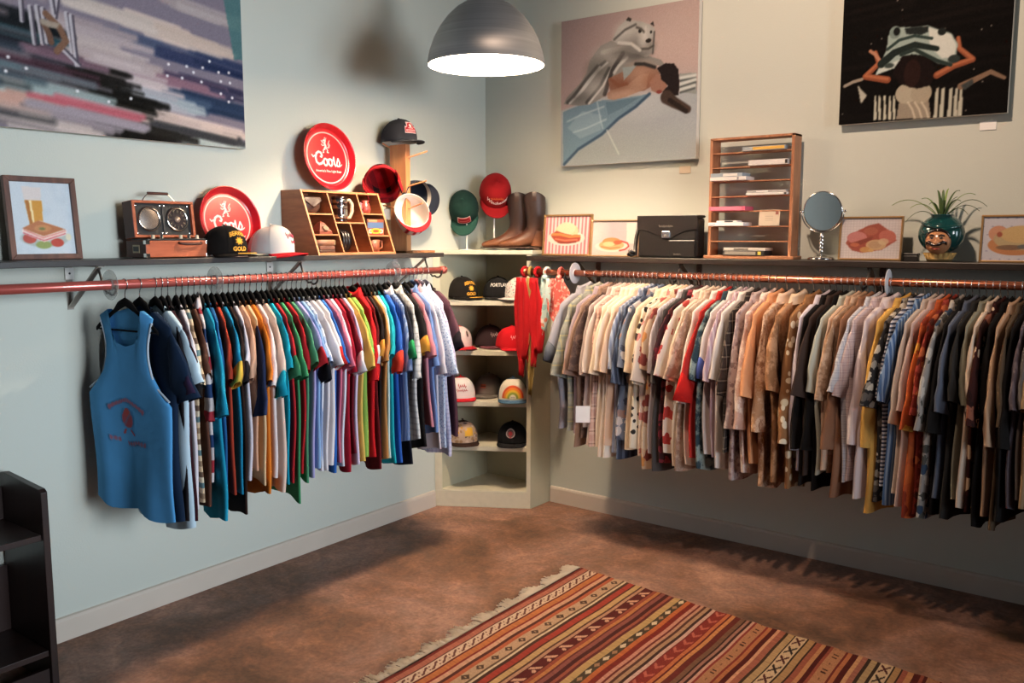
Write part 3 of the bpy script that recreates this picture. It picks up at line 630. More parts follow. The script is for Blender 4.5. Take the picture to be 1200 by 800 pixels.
# ================================================================== framed food pictures
def frame(label, w, h, rail, depth, mat, P, loc, rz, lean, group='framed food pictures on the shelves'):
    t = thing('framed_picture', label, 'picture', loc, (-R(lean), 0, rz), group)
    def rl(pts):  # mitred rail with a raised outer lip
        mb = MB(); (a, b, c, d) = pts
        def ring(y, k): return [(p[0], y, p[1]) for p in pts]
        mb.prism(pts, -depth, 0.0); return mb
    o = [(-w / 2, 0), (w / 2, 0), (w / 2, h), (-w / 2, h)]; i = [(-w / 2 + rail, rail), (w / 2 - rail, rail), (w / 2 - rail, h - rail), (-w / 2 + rail, h - rail)]
    for k in range(4):
        rl([o[k], o[(k + 1) % 4], i[(k + 1) % 4], i[k]]).build('rail', mat, t, bevel=0.0015)
    MB().box((-w / 2 + rail, -depth * 0.45, rail), (w / 2 - rail, -0.001, h - rail)).build('backing', flat('#8a7a66', 0.9), t)
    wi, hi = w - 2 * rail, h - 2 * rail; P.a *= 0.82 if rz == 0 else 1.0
    P.build('print', lambda U, V: ((U - 0.5) * wi, np.full_like(U, -depth * 0.45 - 0.0006), rail + V * hi), t, 0.35, coat=0.15)
    return t
def food_beer():
    P = Paint(90, 110, '#c6cfd6'); r = random.Random(2)
    for i in range(22): P.ell(r.random(), r.random(), 0.05, 0.04, '#b3c0cb', 0.35, soft=0.9)
    P.poly([(.20,.94),(.52,.93),(.50,.74),(.23,.74)], '#d6ccc8'); P.poly([(.23,.75),(.51,.75),(.50,.40),(.28,.40)], '#c98f36'); P.poly([(.30,.75),(.34,.75),(.36,.42),(.33,.42)], '#f2dfae'); P.poly([(.24,.75),(.29,.75),(.32,.42),(.28,.42)], '#a8682a')
    P.ell(.5, .22, .40, .12, '#aab4b0'); P.ell(.25, .22, .11, .07, '#b0473a'); P.ell(.70, .16, .11, .06, '#b5402f'); P.ell(.47, .13, .13, .055, '#8d9a55'); P.ell(.9, .24, .05, .05, '#d9d3b8')
    P.poly([(.14,.34),(.45,.47),(.88,.33),(.86,.27),(.48,.17),(.15,.29)], '#efe3d8'); P.poly([(.15,.31),(.48,.20),(.86,.30),(.86,.28),(.48,.18),(.15,.29)], '#c8616a'); P.poly([(.16,.36),(.47,.24),(.87,.34),(.87,.32),(.47,.215),(.16,.33)], '#d98f86')
    P.poly([(.14,.36),(.42,.47),(.86,.35),(.48,.25)], '#b06d45'); P.ell(.48, .36, .14, .05, '#c48a58', 0.8); P.ell(.47, .355, .05, .02, '#6f7540'); return P.grain(0.01)
frame('brown framed picture of a beer glass and sandwich beside the suitcase radio', 0.243, 0.287, 0.019, 0.02, wood('#4a2a20', '#6a4232', (40, 40, 6)), food_beer(), (0.065, -2.548, LSZ), PI / 2, 6)
GOLD = flat('#b08a5c', 0.32, 0.75, 0.05, key='brass_frame')
def food_bacon():
    P = Paint(100, 76, '#ead9d6')
    for k in range(13): P.poly([(k / 12.6 + 0.005, 0), (k / 12.6 + 0.042, 0), (k / 12.6 + 0.042, 1), (k / 12.6 + 0.005, 1)], '#c9606a', 0.85)
    P.ell(.47, .42, .42, .20, '#eadfd2'); P.ell(.48, .60, .26, .22, '#e0cfa4'); P.ell(.47, .68, .20, .17, '#e8dcb8', .8)
    P.poly([(.12,.50),(.25,.62),(.42,.55),(.60,.50),(.72,.52),(.80,.45),(.78,.34),(.55,.28),(.36,.27),(.22,.35)], '#a5432f'); P.stroke([(.16,.52),(.34,.52),(.55,.46),(.77,.48)], .05, '#d98a4e'); P.stroke([(.24,.40),(.45,.36),(.72,.38)], .03, '#d57a62'); P.stroke([(.30,.31),(.5,.29),(.7,.32)], .025, '#7a2a20')
    return P.grain(.012)
frame('brass framed picture of bacon and eggs on red stripes', 0.302, 0.218, 0.010, 0.018, GOLD, food_bacon(), (0.660, -0.140, RSZ), 0, 6)
def food_pancake():
    P = Paint(100, 66, '#cfc4c2'); P.ell(.4, .75, .5, .4, '#b9aeb4', .7, soft=.9); P.ell(.05, .6, .2, .5, '#e4dcd8', .8, soft=.9); P.poly([(.72,.95),(.93,.95),(.90,.35),(.74,.35)], '#e9e4da'); P.ell(.5, .05, .6, .12, '#d9c6bd', .8, soft=.6)
    P.ell(.42, .26, .36, .16, '#efe3d8'); P.stroke([(.62,.42),(.76,.36),(.79,.27),(.72,.18),(.60,.14)], .03, '#b5352c'); P.ell(.42, .30, .27, .15, '#dfae78'); P.ell(.42, .40, .2, .12, '#d98f58'); P.ell(.36, .33, .13, .07, '#efcf9a'); P.ell(.55, .38, .09, .06, '#c9603c'); P.stroke([(.2,.25),(.4,.2),(.6,.24)], .02, '#b3763f'); return P.grain(.01)
frame('thin gilt framed picture of pancakes and a glass of milk', 0.285, 0.186, 0.007, 0.016, flat('#c09a72', 0.35, 0.6, 0.05), food_pancake(), (0.957, -0.145, RSZ), 0, 5)
def food_ham():
    P = Paint(96, 72, '#e6dcdb')
    for k in range(1, 20): P.stroke([(k / 20, 0), (k / 20, 1)], .004, '#b7a9ab', .6)
    for k in range(1, 15): P.stroke([(0, k / 15), (1, k / 15)], .004, '#b7a9ab', .6)
    P.poly([(.08,.38),(.18,.62),(.45,.82),(.62,.88),(.80,.70),(.94,.45),(.70,.22),(.38,.14),(.2,.2)], '#a95140'); P.ell(.27, .52, .17, .15, '#cf8480'); P.ell(.5, .68, .12, .10, '#b8674f'); P.ell(.78, .55, .14, .16, '#c97060', 1, .4); P.poly([(.12,.36),(.55,.56),(.52,.46),(.2,.26)], '#8e3f30')
    P.ell(.60, .34, .17, .13, '#d8b284'); P.ell(.58, .34, .11, .09, '#c09a78', .8); P.ell(.42, .22, .09, .07, '#cf9a5c'); P.ell(.24, .34, .08, .05, '#c7704e'); P.ell(.52, .2, .05, .04, '#dcb070'); P.ell(.72, .42, .09, .08, '#e0c29a', .8); return P.grain(.015)
frame('gilt framed picture of sliced ham on a grid cloth beside the round mirror', 0.258, 0.186, 0.008, 0.016, GOLD, food_ham(), (2.187, -0.115, RSZ), 0, 5)
def food_bun():
    P = Paint(96, 72, '#dcd9e0')
    for a in range(8):
        for b in range(6): P.ell((a + .5 * (b % 2)) / 7.5, b / 5.3 + .03, .016, .014, '#8b86a8', .7)
    P.ell(.46, .36, .38, .24, '#cf8a58'); P.ell(.22, .62, .14, .18, '#d99a78'); P.ell(.52, .50, .36, .26, '#c7b083'); P.ell(.55, .60, .30, .20, '#dcb87c'); P.ell(.40, .30, .2, .06, '#8b6a50'); P.ell(.24, .6, .04, .06, '#a85038'); P.ell(.6, .32, .1, .05, '#6a6a68'); return P.grain(.012)
frame('gilt framed picture of a bun on a plate beside the head planter', 0.26, 0.186, 0.008, 0.016, GOLD, food_bun(), (2.735, -0.115, RSZ - 0.001), 0, 5)

# ================================================================== red beer trays
def tray(label, Rr, loc, lean):
    t = thing('serving_tray', label, 'tray', loc, (-R(lean), 0, PI / 2), 'round red beer trays')
    M = Matrix.Translation((0, 0, Rr)) @ Matrix.Rotation(PI / 2, 4, 'X')
    red = flat('#b81420', 0.25, 0, 0.03, 8, 0.5, 0.4, key='red_lacquer')
    MB().lathe([(0, 0.0), (Rr - 0.026, 0.0), (Rr - 0.019, 0.004), (Rr - 0.006, 0.026), (Rr - 0.002, 0.029), (Rr, 0.027), (Rr - 0.003, 0.022), (Rr - 0.017, -0.001), (Rr - 0.022, -0.003), (0, -0.003)], 64, M).build('dish', red, t, smooth=True)
    P = Paint(170, 170, '#bb1521'); D = Rr - 0.027
    d = np.hypot(P.U - .5, P.V - .5); P.put(np.clip(0.5 - (np.abs(d - 0.455) - 0.011) / 0.008, 0, 1), '#efc9c2')
    w = '#f3dcd4'
    S = lambda pts, ww, **k: P.stroke([(.5 + (x - .5) * 1.2, .71 + (y - .70) * 1.2) if y > .595 and .40 < x < .6 else (x, y) for x, y in pts], ww * 1.12, w, **k)
    # rampant beast emblem
    S([(.47,.655),(.50,.70),(.485,.745),(.50,.785)], .035); S([(.50,.785),(.47,.79),(.455,.775)], .022); S([(.49,.80),(.50,.83)], .014); S([(.515,.80),(.525,.825)], .012); S([(.49,.74),(.45,.745),(.425,.78)], .016); S([(.49,.72),(.44,.705),(.42,.725)], .016)
    S([(.47,.66),(.44,.63),(.45,.605),(.43,.60)], .018); S([(.50,.675),(.53,.64),(.515,.61),(.54,.605)], .018); S([(.515,.68),(.56,.68),(.58,.72),(.56,.76),(.585,.79)], .014); S([(.555,.70),(.545,.74)], .012)
    # script name
    S([(.155,.535),(.18,.50),(.215,.525)], .022); S([(.385,.535),(.365,.585),(.315,.60),(.26,.565),(.232,.49),(.245,.41),(.295,.375),(.355,.39),(.405,.435)], .036); S([(.385,.535),(.372,.505),(.345,.515)], .026)
    el = lambda cx, cy, rx, ry: [(cx + rx * math.cos(a), cy + ry * math.sin(a)) for a in np.linspace(0, 2 * PI, 14)]
    S(el(.452, .42, .042, .062), .030); S(el(.565, .42, .042, .062), .030); S([(.485,.47),(.535,.475)], .018)
    S([(.60,.47),(.635,.455),(.655,.52),(.66,.47),(.655,.395),(.68,.36),(.705,.39)], .026); S([(.705,.39),(.755,.50),(.785,.425),(.765,.36),(.725,.36),(.715,.385)], .026); S([(.765,.36),(.80,.37),(.83,.395)], .014)
    P.build('printed_face', lambda U, V: ((U - .5) * 2 * D, np.full_like(U, -0.0012), Rr + (V - .5) * 2 * D), t, 0.25, mask=lambda U, V: np.hypot(U - .5, V - .5) < 0.497, coat=0.3)
    lettering('slogan', "America's Fine Light Beer", 0.0148, flat('#ecc4bc', 0.5, var=0), t, lambda s, q: (s, -0.0018, Rr - 0.062 + q), bold=0.0003)
tray('round red Coors tray leaning behind the black sun cap', 0.146, (0.092, -1.80, LSZ), 12)
tray('round red Coors tray standing on top of the slanted wooden cubby', 0.155, (0.098, -1.262, LSZ + 0.2885), 9)

# ================================================================== suitcase radio
LEA = wood('#a04a24', '#b9603a', (6, 40, 40), 0.5); LEAD = flat('#4a241a', 0.55); BLK = flat('#141212', 0.45); CHROME = flat('#d8d4d0', 0.12, 1.0, 0.02)
ra = thing('suitcase_radio', 'open brown suitcase radio with two round chrome dials', 'radio', (0.135, -2.118, LSZ), (0, 0, PI / 2))
lb = MB().box((-0.133, -0.066, 0.004), (0.133, 0.066, 0.066)).build('lower_case', LEA, ra, bevel=0.003)
for sx in (-1, 1):
    MB().box((sx * 0.133 - 0.0012, -0.0655, 0.005), (sx * 0.133 + 0.0012, 0.0655, 0.065)).build('end_panel', LEAD, lb)
    for z in (0.004, 0.052): MB().box((sx * 0.126 - 0.0085, -0.0678, z), (sx * 0.126 + 0.0085, -0.05, z + 0.015)).build('corner_guard', CHROME, lb, bevel=0.001)
    MB().box((sx * 0.115 - 0.008, -0.05, 0), (sx * 0.115 + 0.008, 0.05, 0.004)).build('foot', BLK, ra)
MB().box((-0.1358, -0.025, 0.02), (-0.134, 0.02, 0.05)).build('label_plate', flat('#9a8a70', 0.4, 0.6), lb)
MB().box((-0.1368, -0.02, 0.026), (-0.1356, 0.015, 0.044)).build('label_card', BLK, lb)
MB().box((-0.122, -0.06, 0.066), (0.122, 0.05, 0.073)).build('control_deck', BLK, ra, bevel=0.001)
for i, x in enumerate((-0.085, -0.05, 0.03, 0.065, 0.1)): MB().lathe([(0, 0.014), (0.006, 0.014), (0.0075, 0.0)], 12, Matrix.Translation((x, -0.035, 0.073))).build('knob', CHROME if i % 2 else flat('#c9b8a0', 0.4), ra, smooth=True)
MB().tube([(0.0, -0.068, 0.058), (0.003, -0.078, 0.055), (0.03, -0.082, 0.053), (0.065, -0.082, 0.053), (0.092, -0.078, 0.055), (0.095, -0.068, 0.058)], 0.0048, 8).build('carry_handle', LEAD, lb, smooth=True)
ML = Matrix.Translation((-0.008, 0.03, 0.074)) @ Matrix.Rotation(R(-6), 4, 'X')
lid = MB()
for b in (((-0.128, -0.032, 0), (0.128, 0.032, 0.010)), ((-0.128, -0.032, 0.130), (0.128, 0.032, 0.140)), ((-0.128, -0.032, 0.010), (-0.116, 0.032, 0.130)), ((0.116, -0.032, 0.010), (0.128, 0.032, 0.130))): lid.box(*b, ML)
lo = lid.build('lid', LEA, ra, bevel=0.002)
MB().box((-0.129, 0.027, 0.001), (0.129, 0.034, 0.139), ML).build('lid_back', LEAD, lo)
MB().box((-0.1295, -0.03, 0.002), (-0.1275, 0.026, 0.138), ML).build('end_panel', LEAD, lo)
MB().box((-0.116, -0.020, 0.010), (0.116, -0.012, 0.130), ML).build('dial_plate', BLK, lo)
MB().box((-0.003, -0.024, 0.011), (0.003, -0.019, 0.129), ML).build('divider', flat('#3a3634', 0.5), lo)
for sx, c in ((-0.058, '#c3b2a6'), (0.058, '#8a827c')):
    Md = ML @ Matrix.Translation((sx, -0.020, 0.071)) @ Matrix.Rotation(PI / 2, 4, 'X')
    dl = MB().lathe([(0.046, 0.0), (0.047, 0.004), (0.043, 0.008), (0.039, 0.005)], 32, Md).build('dial_ring', CHROME, lo, smooth=True)
    if sx < 0: MB().lathe([(0, 0.006), (0.02, 0.0055), (0.0395, 0.003)], 32, Md).build('speaker_cover', flat(c, 0.25, 0.9, 0.05), dl, smooth=True)
    else:
        MB().lathe([(0, 0.0045), (0.0395, 0.0035)], 32, Md).build('dial_face', flat('#3a3030', 0.3, 0.3), dl)
        for k in range(12):
            a = k * PI / 6; MB().box((0.026, -0.0022, 0.0045), (0.037, 0.0022, 0.0062), Md @ Matrix.Rotation(a, 4, 'Z')).build('mark', CHROME, dl)
        MB().lathe([(0, 0.012), (0.009, 0.011), (0.012, 0.004)], 16, Md).build('tuning_knob', flat('#c9a890', 0.3, 0.5), dl, smooth=True)
    for ax in (-0.05, 0.05):
        for az in (-0.052, 0.052): MB().lathe([(0, 0.003), (0.003, 0.002), (0.0035, 0)], 8, ML @ Matrix.Translation((sx + ax, -0.020, 0.07 + az)) @ Matrix.Rotation(PI / 2, 4, 'X')).build('screw', CHROME, lo)
hb = [(-0.07, 0, 0.14), (-0.055, 0, 0.158), (-0.04, 0, 0.172), (0.04, 0, 0.172), (0.055, 0, 0.158), (0.07, 0, 0.14)]
MB().tube([ML @ Vector(p) for p in hb], 0.0018, 6).build('handle_wire', CHROME, lo)
MB().tube([ML @ Vector((-0.042, 0, 0.172)), ML @ Vector((0.042, 0, 0.172))], 0.0055, 8).build('handle_grip', LEAD, lo)

# ================================================================== slanted wooden cubby and what it holds
WD = wood('#7d4527', '#9a5c38', (8, 8, 50), 0.5); WDE = wood('#b9764a', '#cf8f62', (8, 8, 50), 0.5)
CW, CH = 0.4750, 0.288
def dfront(z): return 0.245 - 0.115 * z / CH
cu = thing('display_cubby', 'slant-fronted wooden cubby with small compartments on the charcoal shelf', 'cubby', (0.003, -1.2375, LSZ), (0, 0, PI / 2))
SW = Matrix(((0, 1, 0, 0), (-1, 0, 0, 0), (0, 0, 1, 0), (0, 0, 0, 1)))     # (depth, across, z) -> local
for x in (-CW / 2, CW / 2 - 0.009): 
    MB().prism([(0, 0), (dfront(0), 0), (dfront(CH), CH), (0, CH)], x, x + 0.009, SW).build('side_panel', WD, cu, bevel=0.001)
    MB().prism([(dfront(0), 0), (dfront(0) + 0.0015, 0), (dfront(CH) + 0.0015, CH), (dfront(CH), CH)], x, x + 0.009, SW).build('edge_strip', WDE, cu)
MB().box((-CW / 2 + 0.009, -dfront(CH), CH - 0.009), (CW / 2 - 0.009, 0, CH)).build('top_panel', WDE, cu)
MB().box((-CW / 2 + 0.009, -dfront(0), 0), (CW / 2 - 0.009, 0, 0.010)).build('bottom_panel', WDE, cu)
MB().box((-CW / 2 + 0.009, -0.006, 0.010), (CW / 2 - 0.009, 0, CH - 0.009)).build('back_panel', WD, cu)
X1, X2, X3 = -0.0855, 0.0, 0.095
def divider(x, z0, z1):
    MB().prism([(0.006, z0), (dfront(z0) - 0.002, z0), (dfront(z1) - 0.002, z1), (0.006, z1)], x - 0.003, x + 0.003, SW).build('divider', WD, cu)
    MB().prism([(dfront(z0) - 0.002, z0), (dfront(z0), z0), (dfront(z1), z1), (dfront(z1) - 0.002, z1)], x - 0.003, x + 0.003, SW).build('edge_strip', WDE, cu)
divider(X1, 0.010, CH - 0.009); divider(X3, 0.010, CH - 0.009); divider(X2, 0.010, 0.141)
def cshelf(x0, x1, z): MB().box((x0 + 0.003, -dfront(z) + 0.001, z - 0.006), (x1 - 0.003, -0.006, z)).build('shelf_board', WDE, cu)
XL, XR = -CW / 2 + 0.006, CW / 2 - 0.006
for z in (0.184, 0.092): cshelf(XL, X1, z)
cshelf(X1, X3, 0.147)
for z in (0.190, 0.088): cshelf(X3, XR, z)
def inside(name, label, cat, x, d, z): return thing(name, label, cat, (0.003 + d, -1.2375 + x, LSZ + z + 0.0004), (0, 0, PI / 2), 'small finds in the cubby')
BRN = flat('#4b3228', 0.5, 0, 0.12, 40); TAN = flat('#8d6148', 0.5, 0, 0.12, 40); RBR = flat('#7c3f30', 0.35, 0, 0.1, 30)
t = inside('leather_pouch', 'dark brown leather pouch in the top cubby compartment', 'pouch', -0.155, 0.085, 0.184)
MB().grid(lambda u, v: (0.064 * math.cos(2 * PI * u) * math.sin(PI * v) ** 0.6, 0.035 * math.sin(2 * PI * u) * math.sin(PI * v) ** 0.6, 0.04 - 0.04 * math.cos(PI * v)), 24, 12, True).build('body', BRN, t, smooth=True)
MB().grid(lambda u, v: ((u - .5) * 0.10, -0.036 + 0.012 * (1 - v) - 0.006 * math.cos((u - .5) * 3), 0.074 - 0.05 * v + 0.035 * v * abs(u - .5) * 2), 10, 8).build('flap', flat('#3b2620', 0.5), t, smooth=True, solid=0.003)
t = inside('pyramid_ornament', 'small reddish brown pyramid ornament in the cubby', 'ornament', -0.15, 0.16, 0.092)
MB().lathe([(0.052, 0), (0.05, 0.012), (0.016, 0.05), (0.0, 0.058)], 4, Matrix.Rotation(PI / 4, 4, 'Z')).build('body', RBR, t, bevel=0.003)
MB().lathe([(0.016, 0.0), (0.013, 0.006), (0.0, 0.007)], 10, Matrix.Translation((0, -0.03, 0.025)) @ Matrix.Rotation(R(55), 4, 'X')).build('medallion', TAN, t)
t = inside('wallet', 'lumpy worn brown wallet at the bottom of the cubby', 'wallet', -0.155, 0.175, 0.0104)
MB().box((-0.045, -0.035, 0), (0.045, 0.03, 0.012)).build('back', BRN, t, bevel=0.003); MB().box((-0.044, -0.036, 0.012), (0.044, 0.029, 0.030)).build('front', flat('#6b4638', 0.6, 0, 0.2, 80), t, bevel=0.005)
t = inside('leather_belt', 'coiled tan leather belt lying on the brown wallet', 'belt', -0.152, 0.175, 0.0408)
MB().grid(lambda u, v: ((0.028 + 0.03 * u) * math.cos(6 * PI * u) * 1.05, (0.02 + 0.018 * u) * math.sin(6 * PI * u), v * 0.026), 90, 3).build('strap', TAN, t, solid=0.003, smooth=True)
MB().box((0.052, -0.022, 0.002), (0.056, 0.004, 0.024)).build('buckle', flat('#9c8a60', 0.3, 0.9), t, bevel=0.001)
t = inside('beer_stein', 'dark glass beer stein with silver bands and cream handle', 'mug', -0.005, 0.125, 0.147)
MB().lathe([(0, 0.0), (0.036, 0), (0.038, 0.006), (0.036, 0.014), (0.036, 0.10), (0.038, 0.108), (0.036, 0.118), (0.032, 0.118), (0.032, 0.02), (0, 0.018)], 28).build('body', flat('#2a1512', 0.15, 0, 0.05, coat=0.5), t, smooth=True)
for z in (0.018, 0.062, 0.088): MB().lathe([(0.0362, z), (0.0375, z + 0.003), (0.0375, z + 0.012), (0.0362, z + 0.015)], 28).build('band', CHROME, t, smooth=True)
for a in (0.2, 0.75, 1.3): MB().box((-0.007, -0.0385, 0.03), (0.007, -0.036, 0.058), Matrix.Rotation(a, 4, 'Z')).build('emblem', CHROME, t)
MB().tube([(0.030, -0.005, 0.10), (0.05, -0.012, 0.103), (0.062, -0.016, 0.085), (0.062, -0.016, 0.05), (0.052, -0.012, 0.022), (0.032, -0.005, 0.02)], [0.007, 0.008, 0.009, 0.009, 0.008, 0.006], 10).build('handle', flat('#d9bf9a', 0.35), t, smooth=True)
t = inside('leather_belt', 'coil of black leather belts standing in the cubby', 'belt', -0.038, 0.165, 0.0104)
for k in range(3): MB().grid(lambda u, v: (-0.026 + v * 0.017 + 0.018 * k, -0.045 * math.cos(2 * PI * u) * (1 - .05 * k), 0.052 + 0.051 * (1 - .04 * k) * math.sin(2 * PI * u)), 32, 2, True).build('strap', flat('#1b1413', 0.3, 0, 0.1, coat=0.2), t, solid=0.006, smooth=True)
t = inside('trinket_cup', 'small pink and red pitcher in the cubby beside the stein', 'cup', 0.165, 0.115, 0.190)
MB().lathe([(0, 0), (0.022, 0), (0.028, 0.02), (0.022, 0.045), (0.016, 0.052), (0.02, 0.062), (0.016, 0.06), (0.01, 0.05), (0, 0.02)], 20).build('body', flat('#9a4038', 0.3, 0, .2, 60, coat=.3), t, smooth=True)
MB().tube([(-0.02, 0, 0.045), (-0.034, -0.004, 0.05), (-0.036, -0.004, 0.03), (-0.025, 0, 0.018)], 0.0035, 8).build('handle', flat('#c08a92', 0.3), t, smooth=True)
t = inside('figurine', 'tiny mauve glass figurine beside the red pitcher', 'figurine', 0.122, 0.130, 0.190)
MB().lathe([(0, 0), (0.014, 0), (0.012, 0.008), (0.006, 0.016), (0.010, 0.028), (0.006, 0.036), (0.008, 0.044), (0.004, 0.052), (0, 0.053)], 14).build('body', flat('#a4717c', 0.2, 0, .1, coat=.4), t, smooth=True)
MB().lathe([(0.0145, 0.0), (0.0145, 0.004), (0.012, 0.005)], 14).build('base_ring', flat('#6b4a50', 0.3), t, smooth=True)
t = inside('keepsake_box', 'small keepsake box printed with a yellow cup on blue', 'box', 0.165, 0.160, 0.088)
MB().box((-0.058, -0.03, 0), (0.050, 0.03, 0.075)).build('body', flat('#6a3524', 0.5), t, bevel=0.002)
P = Paint(44, 32, '#8a4a34'); P.poly([(.0,.42),(1,.42),(1,.82),(.0,.82)], '#4d6488'); P.poly([(.05,.86),(.6,.86),(.6,.98),(.05,.98)], '#cf8f66'); P.ell(.5, .24, .32, .18, '#d8c23c'); P.ell(.5, .24, .2, .1, '#c2452c'); P.stroke([(.8,.34),(.93,.3),(.9,.14),(.78,.12)], .05, '#e8ddd0'); P.stroke([(.2,.34),(.08,.3),(.1,.14),(.22,.12)], .05, '#e8ddd0'); P.stroke([(.1,.05),(.9,.05)], .04, '#b8323a')
P.build('print', lambda U, V: (-0.056 + U * 0.104, np.full_like(U, -0.0308), 0.002 + V * 0.071), t, .5)
t = inside('leather_mug', 'reddish leather mug with a handle in the lowest cubby compartment', 'mug', 0.158, 0.170, 0.0104)
MB().lathe([(0, 0), (0.032, 0), (0.034, 0.056), (0.031, 0.056), (0.029, 0.004), (0, 0.004)], 24).build('body', flat('#8f4f38', 0.5, 0, .1, 40), t, smooth=True)
MB().tube([(0.030, -0.006, 0.048), (0.048, -0.012, 0.05), (0.05, -0.012, 0.02), (0.031, -0.006, 0.012)], 0.0045, 8).build('handle', flat('#a8603f', 0.5), t, smooth=True)

# ================================================================== wooden peg tower for caps
tw = thing('peg_tower', 'upright wooden peg board carrying caps beside the cubby', 'hat stand', (0.105, -0.816, LSZ))
TWM = wood('#a8673f', '#c48a58', (30, 30, 4), 0.5)
MB().box((-0.055, -0.016, 0.0), (0.055, 0.016, 0.535)).build('post', TWM, tw, bevel=0.002)
MB().box((0.02, 0.016, 0.012), (0.028, 0.022, 0.535)).build('batten', WDE, tw)
MB().box((-0.055, -0.016, 0.0), (0.095, 0.150, 0.012)).build('base', TWM, tw, bevel=0.002)
PEGS = [((0.055, 0.0, 0.47), (0.14, 0.05, 0.50)), ((0.055, 0.0, 0.33), (0.15, 0.03, 0.355)), ((-0.02, -0.016, 0.40), (-0.03, -0.10, 0.43)), ((0.055, 0, 0.22), (0.15, 0.0, 0.245)), ((-0.055, 0, 0.52), (-0.085, -0.035, 0.545)), ((0.0, -0.016, 0.22), (-0.02, -0.10, 0.235))]
for a, b in PEGS: MB().tube([a, b], 0.004, 8).build('peg', WDE, tw)

# ================================================================== cowboy boots
def boot(label, loc, rz, lean):
    t = thing('cowboy_boot', label, 'boot', loc, (0, 0, R(rz)), 'pair of cowboy boots')
    # spine: (y forward is -y), z, ring pitch (0 = horizontal ring, 1 = vertical ring), half width, half depth
    sp = [(0.005, 0.300, 0, .056, .062), (0.006, 0.27, 0, .056, .062), (0.010, 0.21, 0, .053, .058), (0.012, 0.16, .05, .046, .050), (0.008, 0.115, .18, .041, .046),
          (-0.010, 0.080, .45, .039, .050), (-0.045, 0.058, .75, .041, .042), (-0.085, 0.045, .92, .044, .033), (-0.125, 0.038, 1, .042, .026), (-0.16, 0.033, 1, .032, .020), (-0.185, 0.030, 1, .018, .014), (-0.195, .029, 1, .004, .006)]
    n = 24; mb = MB(); vs = []
    for k, (y, z, p, w, d) in enumerate(sp):
        a = p * PI / 2
        for i in range(n):
            c, s = math.cos(2 * PI * i / n), math.sin(2 * PI * i / n)
            x = w * c; yy = y + d * s * math.cos(a); zz = z - d * s * math.sin(a) 
            if k == 0: zz += 0.018 * abs(c) ** 2 - 0.016 * (1 - abs(c))
            wr = 0.0035 * math.sin(zz * 95 + x * 30) * (1 if 0.08 < zz < 0.2 else 0)
            vs.append((x + wr, yy + wr + lean * max(0, zz - .1), max(zz, 0.014)))
    fs = [(k * n + i, k * n + (i + 1) % n, (k + 1) * n + (i + 1) % n, (k + 1) * n + i) for k in range(len(sp) - 1) for i in range(n)]
    fs.append(tuple((len(sp) - 1) * n + i for i in range(n)))
    heel = [(x, y, z) for x, y, z in vs]
    mb.add(heel, fs)
    mb.grid(lambda u, v: (0.037 * math.sin(2 * PI * u) * (1 - .0 * v), 0.018 + 0.036 * math.cos(2 * PI * u), 0.02 + 0.085 * v), 20, 5, True)
    sh, nt, b = _new('worn_brown_leather'); b.inputs['Roughness'].default_value = .45; cr = _coord(nt); sx = nt.nodes.new('ShaderNodeSeparateXYZ'); nt.links.new(cr.outputs[0], sx.inputs[0])
    rp = _ramp(nt, [(0.0, '#7a4a2e'), (0.45, '#553020'), (0.75, '#33201a'), (1.0, '#2c1c18')]); mr = nt.nodes.new('ShaderNodeMath'); mr.operation = 'MULTIPLY'; mr.inputs[1].default_value = 5.5
    nt.links.new(sx.outputs['Z'], mr.inputs[0]); nz = nt.nodes.new('ShaderNodeTexNoise'); nz.inputs['Scale'].default_value = 28; ad = nt.nodes.new('ShaderNodeMath'); ad.operation = 'MULTIPLY_ADD'; ad.inputs[1].default_value = .5
    nt.links.new(cr.outputs[0], nz.inputs['Vector']); nt.links.new(nz.outputs['Fac'], ad.inputs[0]); sb = nt.nodes.new('ShaderNodeMath'); sb.operation = 'SUBTRACT'; sb.inputs[1].default_value = .25
    nt.links.new(mr.outputs[0], sb.inputs[0]); nt.links.new(sb.outputs[0], ad.inputs[2]); nt.links.new(ad.outputs[0], rp.inputs[0]); nt.links.new(rp.outputs[0], b.inputs['Base Color'])
    mb.build('upper', sh, t, smooth=True, solid=0.002, sub=1)
    sol = [(0.037, -0.02), (0.030, 0.03), (0.0, 0.055), (-0.030, 0.03), (-0.037, -0.02), (-0.044, -0.08), (-0.042, -0.125), (-0.030, -0.165), (0, -0.202), (0.030, -0.165), (0.042, -0.125), (0.044, -0.08)]
    slab([(x, y) for x, y in sol], 0.010, 0.017).build('sole', flat('#3a241a', .5), t)
    slab([(0.034, 0.0), (0.028, 0.035), (0, 0.05), (-0.028, 0.035), (-0.034, 0.0)], 0.0, 0.011).build('heel', flat('#2a1a14', .5), t)
    for sx2 in (-1, 1): MB().grid(lambda u, v: (sx2 * (0.058 + 0.004 * math.sin(PI * v)), -0.008 + 0.022 * u + 0.003, 0.265 + 0.05 * v), 3, 6).build('pull_strap', flat('#3a231b', .5), t, solid=0.002)
p1 = on(606, 291, 2, CABZ); 
boot('worn brown cowboy boot behind its mate, against the wall', (0.290, -0.090, CABZ + 0.0003), -58, 0.02)
boot('worn brown cowboy boot beside the bacon picture', (0.405, -0.085, CABZ + 0.0003), -58, -0.02)

